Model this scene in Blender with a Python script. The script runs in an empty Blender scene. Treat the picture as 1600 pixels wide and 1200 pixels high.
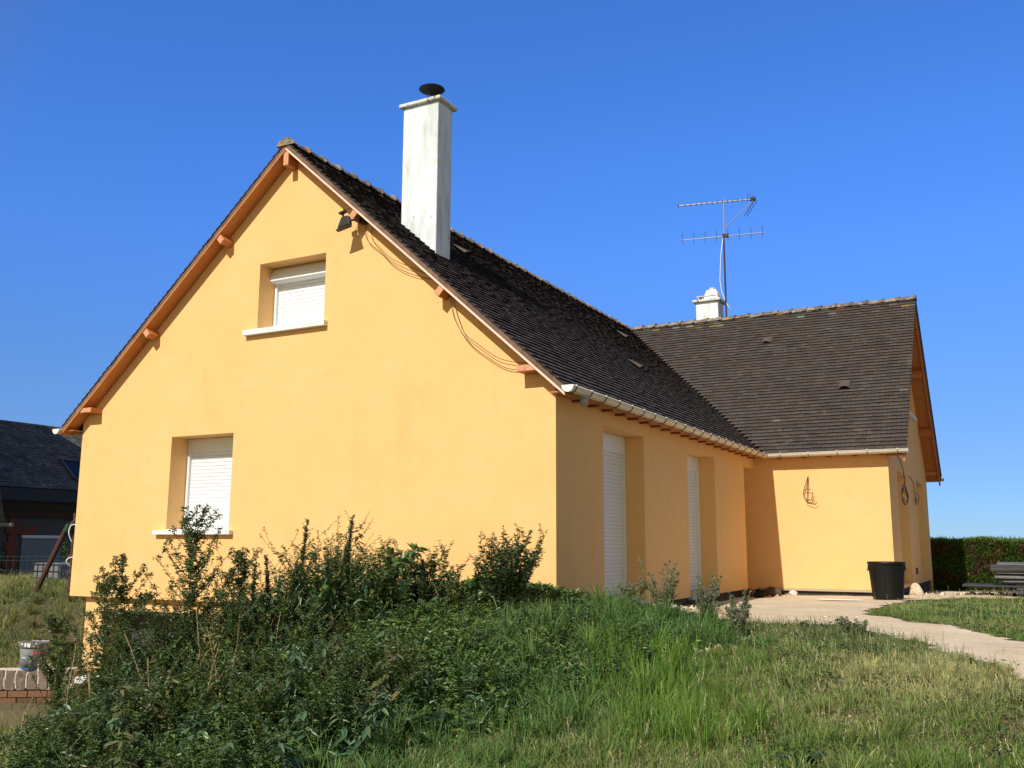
import bpy, bmesh, math, random
import numpy as np
from mathutils import Vector, Matrix
random.seed(7); rng = np.random.default_rng(7)
S = bpy.context.scene; COL = S.collection
rad = math.radians
# ------------------------------------------------------------------ camera
cd = bpy.data.cameras.new('camera'); cam = bpy.data.objects.new('camera', cd); COL.objects.link(cam); S.camera = cam
CY, CP, CR = rad(28.347), rad(9.716), rad(-0.273)
F = Vector((-math.sin(CY)*math.cos(CP), math.cos(CY)*math.cos(CP), math.sin(CP)))
R = Vector((math.cos(CY), math.sin(CY), 0)); U = R.cross(F)
X = R*math.cos(CR) - U*math.sin(CR); Y = R*math.sin(CR) + U*math.cos(CR)
M = Matrix((X, Y, -F)).transposed().to_4x4(); M.translation = Vector((4.462, -9.286, 0.737)); cam.matrix_world = M
cd.sensor_width = 36; cd.lens = 1478.5/1600*36; cd.clip_end = 3000; cd.clip_start = 0.05
# ------------------------------------------------------------------ light
SUN = Vector((0.043, 1.0, -0.85)).normalized()      # direction the light travels
sl = bpy.data.lights.new('sun', 'SUN'); so = bpy.data.objects.new('sun', sl); COL.objects.link(so)
sl.energy = 4.8; sl.angle = rad(0.53); sl.color = (1.0, 0.93, 0.83)
so.rotation_euler = SUN.to_track_quat('-Z', 'Y').to_euler()
W = bpy.data.worlds.new('World'); S.world = W; W.use_nodes = True
nt = W.node_tree; bg = nt.nodes['Background']; sky = nt.nodes.new('ShaderNodeTexSky')
sky.sky_type = 'NISHITA'; sky.sun_disc = False; sky.sun_elevation = math.asin(-SUN.z)
sky.sun_rotation = math.atan2(-SUN.x, -SUN.y); sky.air_density = 1.0; sky.dust_density = 0.0; sky.ozone_density = 1.0; sky.altitude = 100
# grade of the clear-day sky: deep azure away from the sun, warm and pale around it
geo = nt.nodes.new('ShaderNodeTexCoord'); sep = nt.nodes.new('ShaderNodeSeparateXYZ'); nt.links.new(geo.outputs['Generated'], sep.inputs[0])
rp = nt.nodes.new('ShaderNodeValToRGB'); nt.links.new(sep.outputs[2], rp.inputs[0]); K_ = 2.4
stops = [(0.0, (.31, .55, 1.1)), (.035, (.315, .56, 1.12)), (.09, (.37, .58, 1.08)), (.18, (.435, .74, 1.31)), (.30, (.50, .97, 1.88)), (.39, (.50, 1.05, 2.06)), (.52, (.50, 1.09, 2.12)), (1.0, (.5, 1.05, 2.0))]
while len(rp.color_ramp.elements) < len(stops): rp.color_ramp.elements.new(.5)
for e, (q, c) in zip(rp.color_ramp.elements, stops): e.position = q; e.color = (c[0]/K_, c[1]/K_, c[2]/K_, 1)
sc = nt.nodes.new('ShaderNodeVectorMath'); sc.operation = 'SCALE'; sc.inputs['Scale'].default_value = K_; nt.links.new(rp.outputs[0], sc.inputs[0])
mr = nt.nodes.new('ShaderNodeMapRange'); mr.inputs[1].default_value = .15; mr.inputs[2].default_value = .5; nt.links.new(sep.outputs[1], mr.inputs[0])
mt = nt.nodes.new('ShaderNodeMix'); mt.data_type = 'RGBA'; mt.inputs[6].default_value = (1.5, .98, .56, 1); nt.links.new(mr.outputs[0], mt.inputs[0]); nt.links.new(sc.outputs[0], mt.inputs[7])
mu = nt.nodes.new('ShaderNodeVectorMath'); mu.operation = 'MULTIPLY'; nt.links.new(sky.outputs[0], mu.inputs[0]); nt.links.new(mt.outputs[2], mu.inputs[1])
nt.links.new(mu.outputs[0], bg.inputs[0]); bg.inputs[1].default_value = 0.1
S.view_settings.view_transform = 'Standard'; S.view_settings.look = 'None'; S.view_settings.exposure = 0.0; S.view_settings.gamma = 1
S.render.engine = 'CYCLES'
# ------------------------------------------------------------------ helpers
def tag(o, label=None, cat=None, group=None, kind=None):
    for k, v in (('label', label), ('category', cat), ('group', group), ('kind', kind)):
        if v: o[k] = v
    return o
def empty(name, loc, label, cat, group=None):
    o = bpy.data.objects.new(name, None); COL.objects.link(o); o.location = loc; o.empty_display_size = .1
    return tag(o, label, cat, group)
def obj_from(name, me, m, parent=None):
    o = bpy.data.objects.new(name, me); COL.objects.link(o)
    for mm in (m if isinstance(m, (list, tuple)) else [m]): me.materials.append(mm)
    if parent is not None:
        o.parent = parent
        if parent.type == 'EMPTY': o.matrix_parent_inverse = Matrix.Translation(parent.location).inverted()
    return o
class MB:
    """collects geometry in world coordinates"""
    def __init__(s): s.v = []; s.f = []; s.mi = []; s.c = []
    def add(s, vs, fs, mi=0, c=None):
        b = len(s.v); s.v += [tuple(v) for v in vs]; s.f += [tuple(b+i for i in f) for f in fs]; s.mi += [mi]*len(fs)
        s.c += [c if c else (1, 1, 1)]*len(vs)
    def box(s, a, b, mi=0, c=None):
        (x0, y0, z0), (x1, y1, z1) = a, b
        vs = [(x, y, z) for z in (z0, z1) for y in (y0, y1) for x in (x0, x1)]
        s.add(vs, [(0, 2, 3, 1), (4, 5, 7, 6), (0, 1, 5, 4), (2, 6, 7, 3), (0, 4, 6, 2), (1, 3, 7, 5)], mi, c)
    def obox(s, o, a, b, cc, mi=0, c=None):
        """box from corner o with edge vectors a,b,cc"""
        o, a, b, cc = map(Vector, (o, a, b, cc))
        vs = [o, o+a, o+b, o+a+b, o+cc, o+a+cc, o+b+cc, o+a+b+cc]
        s.add(vs, [(0, 2, 3, 1), (4, 5, 7, 6), (0, 1, 5, 4), (2, 6, 7, 3), (0, 4, 6, 2), (1, 3, 7, 5)], mi, c)
    def tube(s, pts, r, n=6, mi=0, c=None, cap=True):
        pts = [Vector(p) for p in pts]; rs = r if isinstance(r, (list, tuple)) else [r]*len(pts)
        vs = []; prev = None
        for i, p in enumerate(pts):
            t = (pts[min(i+1, len(pts)-1)] - pts[max(i-1, 0)]).normalized()
            u = prev if prev is not None else (Vector((0, 0, 1)) if abs(t.z) < .9 else Vector((1, 0, 0)))
            u = (u - t*u.dot(t)); u = u.normalized() if u.length > 1e-6 else t.orthogonal().normalized(); prev = u
            w = t.cross(u)
            vs += [p + (u*math.cos(2*math.pi*k/n) + w*math.sin(2*math.pi*k/n))*rs[i] for k in range(n)]
        fs = [(i*n+k, i*n+(k+1) % n, (i+1)*n+(k+1) % n, (i+1)*n+k) for i in range(len(pts)-1) for k in range(n)]
        if cap: fs += [tuple(range(n))[::-1], tuple((len(pts)-1)*n+k for k in range(n))]
        s.add(vs, fs, mi, c)
    def lathe(s, ctr, prof, n=32, mi=0, c=None):
        """prof: (r,z) list about a vertical axis"""
        x, y, z = ctr
        vs = [(x+r*math.cos(2*math.pi*k/n), y+r*math.sin(2*math.pi*k/n), z+h) for r, h in prof for k in range(n)]
        fs = [(i*n+k, i*n+(k+1) % n, (i+1)*n+(k+1) % n, (i+1)*n+k) for i in range(len(prof)-1) for k in range(n)]
        s.add(vs, fs, mi, c)
    def build(s, name, m, parent=None, smooth=False, bevel=0):
        me = bpy.data.meshes.new(name); me.from_pydata(s.v, [], s.f)
        me.polygons.foreach_set('material_index', s.mi)
        a = me.color_attributes.new('Col', 'FLOAT_COLOR', 'POINT')
        a.data.foreach_set('color', np.array([(c[0], c[1], c[2], 1) for c in s.c], 'f').ravel())
        if smooth: me.shade_smooth()
        o = obj_from(name, me, m, parent)
        if bevel:
            b = o.modifiers.new('bevel', 'BEVEL'); b.width = bevel; b.segments = 2; b.limit_method = 'ANGLE'
        return o
def np_mesh(name, V, Fq, Cc, m, parent=None):
    """V (n,3), Fq (k,4) or (k,3) index arrays list, Cc (n,3)"""
    me = bpy.data.meshes.new(name)
    loops = np.concatenate([f.ravel() for f in Fq]); sizes = np.concatenate([np.full(len(f), f.shape[1]) for f in Fq])
    me.vertices.add(len(V)); me.vertices.foreach_set('co', V.astype('f').ravel())
    me.loops.add(len(loops)); me.loops.foreach_set('vertex_index', loops.astype('i'))
    me.polygons.add(len(sizes)); st = np.concatenate([[0], np.cumsum(sizes)[:-1]])
    me.polygons.foreach_set('loop_start', st.astype('i')); me.polygons.foreach_set('loop_total', sizes.astype('i'))
    me.update(calc_edges=True)
    a = me.color_attributes.new('Col', 'FLOAT_COLOR', 'POINT')
    a.data.foreach_set('color', np.concatenate([Cc, np.ones((len(Cc), 1))], 1).astype('f').ravel())
    return obj_from(name, me, m, parent)
# ------------------------------------------------------------------ materials
def mat(name, col, rough=.7, noise=None, bump=None, attr=False, metal=0, spec=None, transl=0, extra=None):
    """noise: list of (scale, low, high, colour, detail[, stretch]) layers mixed over the base; bump: list of (scale, strength, distance)"""
    m = bpy.data.materials.new(name); m.use_nodes = True; n = m.node_tree; P = n.nodes['Principled BSDF']; L = n.links.new
    tc = n.nodes.new('ShaderNodeTexCoord'); out = None
    rgb = n.nodes.new('ShaderNodeRGB'); rgb.outputs[0].default_value = (*col, 1); out = rgb.outputs[0]
    if attr:
        at = n.nodes.new('ShaderNodeVertexColor'); at.layer_name = 'Col'
        mx = n.nodes.new('ShaderNodeMix'); mx.data_type = 'RGBA'; mx.blend_type = 'MULTIPLY'; mx.inputs[0].default_value = 1
        L(out, mx.inputs[6]); L(at.outputs[0], mx.inputs[7]); out = mx.outputs[2]
    for ly in (noise or []):
        sc, lo, hi, c2, det = ly[:5]
        nz = n.nodes.new('ShaderNodeTexNoise'); nz.inputs['Scale'].default_value = sc; nz.inputs['Detail'].default_value = det; nz.inputs['Roughness'].default_value = .65
        if len(ly) > 5:
            mp = n.nodes.new('ShaderNodeMapping'); mp.inputs['Scale'].default_value = ly[5]; mp.inputs['Location'].default_value = (sc*.37, sc*.11, 3.1)
            L(tc.outputs['Object'], mp.inputs[0]); L(mp.outputs[0], nz.inputs['Vector'])
        else: L(tc.outputs['Object'], nz.inputs['Vector'])
        mr = n.nodes.new('ShaderNodeMapRange'); mr.inputs[1].default_value = lo; mr.inputs[2].default_value = hi; L(nz.outputs[0], mr.inputs[0])
        mr.inputs[4].default_value = c2[3] if len(c2) > 3 else 1
        mx = n.nodes.new('ShaderNodeMix'); mx.data_type = 'RGBA'; L(mr.outputs[0], mx.inputs[0]); L(out, mx.inputs[6]); mx.inputs[7].default_value = (*c2[:3], 1); out = mx.outputs[2]
    L(out, P.inputs['Base Color'])
    P.inputs['Roughness'].default_value = rough; P.inputs['Metallic'].default_value = metal
    if spec is not None: P.inputs['Specular IOR Level'].default_value = spec
    prev = None
    for sc, st, di in (bump or []):
        nz = n.nodes.new('ShaderNodeTexNoise'); nz.inputs['Scale'].default_value = sc; nz.inputs['Detail'].default_value = 3; L(tc.outputs['Object'], nz.inputs['Vector'])
        b = n.nodes.new('ShaderNodeBump'); b.inputs['Strength'].default_value = st; b.inputs['Distance'].default_value = di; L(nz.outputs[0], b.inputs['Height'])
        if prev: L(prev, b.inputs['Normal'])
        prev = b.outputs[0]
    if prev: L(prev, P.inputs['Normal'])
    if transl:
        t = n.nodes.new('ShaderNodeBsdfTranslucent'); ms = n.nodes.new('ShaderNodeMixShader'); ms.inputs[0].default_value = transl
        L(out, t.inputs[0]); L(P.outputs[0], ms.inputs[1]); L(t.outputs[0], ms.inputs[2]); L(ms.outputs[0], n.nodes['Material Output'].inputs[0])
    return m
PAINT = mat('yellow_render', (.85, .515, .22), .9, noise=[(.9, .35, .7, (.86, .55, .25), 3), (5, .4, .75, (.82, .485, .175, .6), 6), (2.3, .58, .72, (.80, .455, .155, .5), 6, (1, 1, .35)), (70, .5, .7, (.72, .46, .20, .35), 3)], bump=[(1.3, .3, .02), (9, .18, .006), (160, .35, .004)], spec=.2)
TILE = mat('brown_plain_tile', (.069, .057, .052), .8, attr=True, noise=[(3.2, .60, .72, (.16, .145, .12, .55), 6), (1.1, .62, .75, (.03, .028, .025, .7), 4), (55, .735, .77, (.62, .6, .55), 2)], bump=[(90, .3, .004)], spec=.15)
RIDGE = mat('lichened_ridge_tile', (.13, .105, .09), .9, attr=True, noise=[(9, .48, .6, (.30, .29, .25, .9), 5), (5.5, .56, .66, (.42, .24, .05, .95), 5), (7.5, .6, .7, (.17, .16, .03, .9), 5)], bump=[(40, .5, .01)])
VERGE = mat('verge_tile', (.19, .115, .085), .85, attr=True, noise=[(14, .5, .7, (.11, .075, .06), 5)], bump=[(60, .3, .004)])
WOODO = mat('orange_stained_wood', (.52, .21, .065), .6, noise=[(6, .45, .7, (.40, .14, .04), 6, (1, 8, 1))], bump=[(40, .2, .003)])
WOODD = mat('dark_stained_wood', (.20, .075, .03), .7)
WOODP = mat('pale_end_grain', (.66, .33, .19), .8, noise=[(30, .5, .65, (.5, .22, .12), 6)])
EDGE = mat('sunlit_board_edge', (.80, .62, .50), .7, noise=[(9, .5, .8, (.7, .5, .38), 4)])  # sun glare put into the colour of the right bargeboard's edge
WHITEP = mat('white_pvc', (.77, .80, .83), .35)
WHITEC = mat('white_painted_concrete', (.77, .80, .81), .9, noise=[(7, .55, .8, (.45, .47, .42), 6)], bump=[(60, .3, .004)])
SHUT = mat('white_shutter_slat', (.77, .81, .86), .4)
SHUTG = mat('shutter_groove', (.42, .45, .49), .6)
GUTTER = mat('cream_pvc_gutter', (.72, .66, .56), .35, noise=[(3, .5, .8, (.62, .55, .45), 4)])
GBRACK = mat('gutter_bracket', (.11, .09, .075), .5)
STUCCO = mat('chimney_white_stucco', (.72, .80, .86), .95, noise=[(2.2, .47, .72, (.42, .47, .40, .8), 8, (3, 3, .7)), (14, .67, .73, (.12, .13, .11, .9), 4, (1, 1, .6)), (3, .6, .75, (.62, .58, .47, .6), 5)], bump=[(70, .5, .006), (9, .3, .01)])
CAPM = mat('mossy_cap', (.66, .68, .66), .95, noise=[(12, .52, .62, (.14, .14, .09), 6)], bump=[(50, .6, .01)])
BLACKM = mat('black_metal', (.012, .012, .013), .55)
STEEL = mat('galvanised_steel', (.52, .53, .55), .35, metal=.8)
DARKST = mat('rusted_dark_steel', (.05, .035, .035), .6, metal=.4)
CABLE = mat('grey_brown_cable', (.045, .035, .028), .6)
CABLEB = mat('black_cable', (.014, .010, .012), .5)
DARK = mat('dark_interior', (.008, .008, .008), .9)
FOUND = mat('rough_foundation', (.07, .062, .055), .95, noise=[(12, .45, .6, (.03, .027, .025), 5)], bump=[(20, .6, .02)])
EARTH = mat('bare_ground', (.13, .105, .055), .95, noise=[(1.4, .42, .62, (.085, .09, .032), 6), (18, .55, .75, (.22, .17, .10, .7), 6), (5, .55, .7, (.075, .05, .03, .8), 4)], bump=[(14, .6, .03), (70, .5, .008)])
SAND = mat('compacted_sand', (.64, .51, .345), .95, noise=[(3.1, .52, .60, (.50, .39, .255, .8), 6, (.7, 4, 1)), (6, .56, .62, (.46, .36, .24, .6), 4, (5, .8, 1)), (2.2, .42, .66, (.70, .59, .43), 6), (11, .55, .72, (.44, .35, .24, .7), 6), (48, .66, .72, (.68, .62, .5), 3)], bump=[(9, .5, .02), (80, .5, .006)])
LEAF = mat('weed_leaf', (1, 1, 1), .38, attr=True, transl=.2, spec=.6)
GRASSM = mat('grass_blade', (1, 1, 1), .55, attr=True, transl=.28, spec=.35)
STEMM = mat('weed_stem', (1, 1, 1), .6, attr=True)
STONE = mat('limestone', (.58, .46, .33), .95, noise=[(9, .45, .6, (.68, .6, .48), 5), (20, .55, .65, (.34, .22, .14), 4)], bump=[(25, .7, .02)])
BLACKP = mat('black_plastic', (.006, .007, .007), .5, spec=.3, noise=[(18, .64, .74, (.035, .032, .027, .6), 5)], bump=[(50, .1, .002)])
# ------------------------------------------------------------------ terrain
CTRL = [(4.46,-9.3,-.9),(0,-9,-.98),(8,-9,-.8),(-5,-8,-1.05),(4.35,-3.4,-.42),(3.2,-4,-.45),(1.7,-4,-.6),(0,-4.5,-.75),(-1.4,-5,-.85),(-2.8,-4.3,-1),(6,-4,-.4),
 (4.4,-5,-.6),(3,-6,-.7),(-1.4,-.9,.26),(-.4,-.8,.29),(.5,-.8,.24),(1.1,-.8,.12),(1.7,-.8,.0),(2.3,-.8,-.07),(3.1,-.8,-.12),(2.3,1.0,-.14),(3.2,.6,-.13),(-1.4,0,.22),(-.6,.05,.25),(0,0,.22),(.5,.5,.08),(.3,2,0.0),(.3,3,-.09),
 (1.2,2,-.11),(-2.3,-.8,.08),(-2.3,0,.02),(-3.2,-.8,-.35),(-4,-.6,-.75),(-3.6,0,-.6),(-5,-.6,-1),(-7.3,-.5,-1.05),(-7.7,.3,-1.02),(-9,1.0,-.98),(-6,.5,-1),
 (-1,-2.3,-.25),(.5,-2.3,-.08),(1.8,-2.3,-.24),(-2,-2.4,-.55),(-3,-2.6,-.88),(-4.3,-2.6,-1.02),(-4.5,-4,-1.05),(3.2,-2.2,-.24),(4.3,-2.3,-.13),(5.5,-2.3,-.13),(-.5,-3.5,-.5),(.8,-3.4,-.42),
 (2,4,-.11),(.6,5,-.11),(.5,7,-.12),(2,7,-.1),(4,8,-.1),(4.4,2,-.1),(3.9,-.5,-.1),(3,1.5,-.1),(2.6,3.4,-.1),(6,0,-.1),(8,5,-.1),(4,12,-.14),(7,12,-.14),(3,15,-.25),(3,18,-.33),(8,18,-.3),(3,24,-.4),(10,30,-.4),(20,10,-.2),(12,-2,-.2),(14,-12,-.8),
 (-10,1.7,-.95),(-11,2,-.55),(-11.8,2.5,-.25),(-13,3.5,-.2),(-9,4,-.6),(-9.5,6,-.25),(-12,6,-.2),(-16,8,-.22),(-12.5,-.5,-.4),(-9.5,-.8,-.9),(-14,0,-.3),(-20,4,-.3),(-24,12,-.3),(-30,20,-.3),(-30,0,-.4),(-9,12,-.2),(-12,20,-.3),(-5,22,-.3),
 (-7.6,-2.2,-.82),(-9,-3.2,-.85),(-12,-6,-.9),(-20,-10,-.8),(-5,10,-.2),(-5,5,-.4),(-35,-20,-.8),(30,-20,-.7),(35,30,-.4),(-10,45,-.4),(0,-30,-.9)]
_c = np.array(CTRL, float)
def _phi(r): return np.sqrt(r*r + .04)*1.0
_A = _phi(np.linalg.norm(_c[:, None, :2]-_c[None, :, :2], axis=2)); _n = len(_c)
_B = np.zeros((_n+1, _n+1)); _B[:_n, :_n] = _A + np.eye(_n)*-.02; _B[:_n, _n] = 1; _B[_n, :_n] = 1
_w = np.linalg.solve(_B, np.append(_c[:, 2], 0))
def HZ(x, y):
    x = np.atleast_1d(np.asarray(x, float)); y = np.atleast_1d(np.asarray(y, float)); out = np.empty(len(x))
    cx = np.clip(x, -34, 34); cy = np.clip(y, -28, 44)
    for i in range(0, len(x), 20000):
        r = np.hypot(cx[i:i+20000, None]-_c[None, :, 0], cy[i:i+20000, None]-_c[None, :, 1]); out[i:i+20000] = _phi(r)@_w[:_n] + _w[_n]
    out += .012*np.sin(x*3.1+y*1.3)*np.sin(y*2.7-x*.9) + .02*np.sin(x*1.1+2)*np.sin(y*1.3)*(np.abs(y-4) > 5)
    return out
def hz(x, y): return float(HZ(x, y)[0])
def inpoly(x, y, poly):
    r = np.zeros(len(x), bool); j = len(poly)-1
    for i in range(len(poly)):
        xi, yi = poly[i]; xj, yj = poly[j]
        if yi != yj: r ^= ((yi > y) != (yj > y)) & (x < (xj-xi)*(y-yi)/(yj-yi)+xi)
        j = i
    return r
xs = np.concatenate([-np.geomspace(700, 16, 14), np.arange(-15, 8, .16), np.geomspace(8.2, 700, 18)])
ys = np.concatenate([-np.geomspace(500, 11, 12), np.arange(-10.5, 13, .16), np.geomspace(13.2, 900, 24)])
gx, gy = np.meshgrid(xs, ys); GV = np.stack([gx.ravel(), gy.ravel(), HZ(gx.ravel(), gy.ravel())], 1)
nx = len(xs); ii = (np.arange(len(ys)-1)[:, None]*nx + np.arange(nx-1)[None]).ravel()
g = np_mesh('ground', GV, [np.stack([ii, ii+1, ii+1+nx, ii+nx], 1)], np.ones((len(GV), 3)), EARTH); g.data.shade_smooth(); tag(g, kind='structure')
PATIO = [(.10, 2.6), (.35, 2.2), (.9, 2.3), (1.25, 1.75), (1.9, 1.7), (2.45, 2.0), (2.95, 1.25), (3.45, .35), (3.8, -.55), (4.2, -1.6), (4.6, -2.6), (6.5, -4.5), (8, -4), (6.4, -2.2), (5.3, -.6), (4.5, .45), (3.95, 1.45), (3.3, 2.6), (2.62, 3.5),
         (2.45, 4.6), (2.6, 6.0), (2.75, 7.3), (3.4, 8.6), (4.3, 9.3), (8, 10), (8, 13.4), (4.5, 13.3), (2.7, 12.4), (2.34, 8.67), (-.9, 8.62), (-.9, 7.95), (0.02, 7.9)]
def patio_mask(x, y):
    w = .05
    return inpoly(x + w*np.sin(y*9+x*3)+.03*np.sin(y*23), y + w*np.sin(x*8.3)+.03*np.sin(x*21+y*4), PATIO)
px_ = np.arange(-1, 7.0, .03); py_ = np.arange(-4.0, 13.5, .03); qx, qy = np.meshgrid(px_, py_)
pv = np.stack([qx.ravel(), qy.ravel(), HZ(qx.ravel(), qy.ravel())+.014], 1); npx = len(px_)
ii = (np.arange(len(py_)-1)[:, None]*npx + np.arange(npx-1)[None]).ravel(); k = patio_mask(pv[ii, 0]+.015, pv[ii, 1]+.015); ii = ii[k]
fq = np.stack([ii, ii+1, ii+1+npx, ii+npx], 1); us, inv = np.unique(fq.ravel(), return_inverse=True)
p = np_mesh('path', pv[us], [inv.reshape(-1, 4)], np.ones((len(us), 3)), SAND); p.data.shade_smooth(); tag(p, kind='structure')
# ================================================================== HOUSE
WW, HR, HE, OV, OG = 7.793, 6.082, 2.464, .203, .19
XR = -WW/2; SLP = (HR-HE)/(WW/2+OV); CS = 1/math.sqrt(1+SLP*SLP)
YW, WG, WX, OG2, OVW, HEW = 8.63, 7.25, 2.375, .325, .17, 2.47
YR = YW+WG/2; YE = YW-OVW; XE = WX+OG2; SLW = (HR-HEW)/(YR-YE)
house = empty('yellow_house', (0, 0, 0), 'large yellow rendered L-shaped house with dark tiled roofs and white roller shutters', 'house')
# --- walls -------------------------------------------------------
wall = MB()
def wallface(P, topf, u0, u1, z0, holes, brk=(), depth=.33, backmat=None):
    """P(u,d,z)->world, d = depth into the wall; topf(u) roof line; holes (u0,u1,z0,z1[,depth])"""
    us = sorted({u0, u1, *brk, *[h[0] for h in holes], *[h[1] for h in holes]})
    for a, b in zip(us[:-1], us[1:]):
        m = (a+b)/2; hh = sorted([h for h in holes if h[0] < m < h[1]], key=lambda h: h[2]); lo = z0
        for h in hh:
            if h[2] > lo: wall.add([P(a, 0, lo), P(b, 0, lo), P(b, 0, h[2]), P(a, 0, h[2])], [(0, 1, 2, 3)])
            lo = h[3]
        wall.add([P(a, 0, lo), P(b, 0, lo), P(b, 0, topf(b)), P(a, 0, topf(a))], [(0, 1, 2, 3)])
    for h in holes:
        a, b, c, d = h[:4]; D = h[4] if len(h) > 4 else depth
        for q in ([(a, c), (a, d)], [(a, d), (b, d)], [(b, d), (b, c)], [(b, c), (a, c)]):
            (s, t), (s2, t2) = q; wall.add([P(s, 0, t), P(s2, 0, t2), P(s2, D, t2), P(s, D, t)], [(0, 1, 2, 3)])
        if len(h) > 5: wall.add([P(a, D, c), P(b, D, c), P(b, D, d), P(a, D, d)], [(0, 1, 2, 3)])
TV = .131   # vertical drop from tile surface to wall top
gt = lambda x: HR - SLP*abs(x-XR) - TV
wallface(lambda u, d, z: (u, d, z), gt, -WW, 0, 0, [(-4.441, -3.304, 3.579, 4.493), (-5.917, -4.762, .926, 2.21)], brk=(XR,))
wall.add([(-WW, 0, 0), (0, 0, 0), (0, 1.5, 0), (-WW, 1.5, 0)], [(3, 2, 1, 0)])
wallface(lambda u, d, z: (-d, u, z), lambda u: gt(0), 0, YW, 0, [(1.326, 2.723, .03, 2.2, .30), (4.592, 6.018, .03, 2.2, .30), (7.87, YW-.001, -.02, 2.19, 1.3, 1)])
wallface(lambda u, d, z: (-WW+d, u, z), lambda u: gt(0), 0, YW+WG, 0, [])
wallface(lambda u, d, z: (u, YW+d, z), lambda u: HEW+SLW*OVW-TV, 0, WX, 0, [])
wt = lambda y: HR - SLW*abs(y-YR) - TV
wallface(lambda u, d, z: (WX-d, u, z), wt, YW, YW+WG, -.0, [(9.87, 11.48, 0.06, 2.18, .28), (13.34, 14.94, .06, 2.19, .28), (12.5, 13.7, 3.62, 4.5, .3)], brk=(YR,))
wallface(lambda u, d, z: (u, YW+WG+d*0, z), lambda u: gt(0), -WW, WX, -1, [])
W_ = wall.build('wall', PAINT, house)
# basement
b = MB()
bx0, bx1, by = -7.55, -1.0, .10
o1 = (-7.12, -5.2, -2, -.17)
for a in ((bx0, o1[0], -2, -.001), (o1[1], bx1, -2, -.001), (o1[0], o1[1], o1[3], -.001)):
    b.add([(a[0], by, a[2]), (a[1], by, a[2]), (a[1], by, a[3]), (a[0], by, a[3])], [(0, 1, 2, 3)])
b.add([(bx0, by, -2), (bx0, by, -.001), (bx0, 14, -.001), (bx0, 14, -2)], [(0, 1, 2, 3)])
for s in (0, 1): b.add([(o1[s], by, -2), (o1[s], by, o1[3]), (o1[s], by+.3, o1[3]), (o1[s], by+.3, -2)], [(0, 1, 2, 3)])
b.add([(o1[0], by, o1[3]), (o1[1], by, o1[3]), (o1[1], by+.3, o1[3]), (o1[0], by+.3, o1[3])], [(0, 1, 2, 3)])
b.build('basement_wall', PAINT, house)
gdoor = MB(); GD = mat('dark_grey_panel', (.035, .037, .042), .5)
gdoor.box((o1[0], by+.30, -2), (o1[1], by+.34, o1[3]))
for z in (-.45, -.75, -1.05): gdoor.box((o1[0]+.02, by+.285, z-.26), (o1[1]-.02, by+.299, z))
gdoor.box((o1[0]+.05, by-.012, o1[3]-.045), (o1[1], by+.02, o1[3]-.003))
tag(gdoor.build('basement_door', GD, house), 'dark grey basement door behind the tall weeds')
# foundation strip
for a_, b_ in (((-.9, .3, -.6), (-.05, 7.86, -.002)), ((-1.0, YW+.04, -.6), (WX-.05, YW+WG-.1, -.002))): f = MB(); f.box(a_, b_); f.build('foundation', FOUND, house)
f = MB(); f.box((.02, YW-.018, -.035), (WX-.0, YW+.035, -.003)); f.build('base_trim', mat('pale_trim', (.42, .36, .27), .8), house)
# --- windows -----------------------------------------------------
def slats(P, u0, u1, z0, z1, mb, pitch=.05):
    n = int(round((z1-z0)/pitch)); h = (z1-z0)/n
    for i in range(n):
        a = z0+i*h; g = .003
        prof = [(0, a+g), (-.003, a+g+.005), (-.0045, a+h*.5), (-.003, a+h-.005), (0, a+h)]
        for (d0, y0), (d1, y1) in zip(prof[:-1], prof[1:]): mb.add([P(u0, d0, y0), P(u1, d0, y0), P(u1, d1, y1), P(u0, d1, y1)], [(0, 1, 2, 3)], 0)
        mb.add([P(u0, .004, a-.001), P(u1, .004, a-.001), P(u1, .004, a+g), P(u0, .004, a+g)], [(0, 1, 2, 3)], 1)
        mb.add([P(u0, 0, a), P(u1, 0, a), P(u1, .004, a), P(u0, .004, a)], [(0, 1, 2, 3)], 1)
def pbox(mb, P, u0, u1, d0, d1, z0, z1, mi=0):
    vs = [P(u, d, z) for z in (z0, z1) for d in (d0, d1) for u in (u0, u1)]
    mb.add(vs, [(0, 2, 3, 1), (4, 5, 7, 6), (0, 1, 5, 4), (2, 6, 7, 3), (0, 4, 6, 2), (1, 3, 7, 5)], mi)
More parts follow.
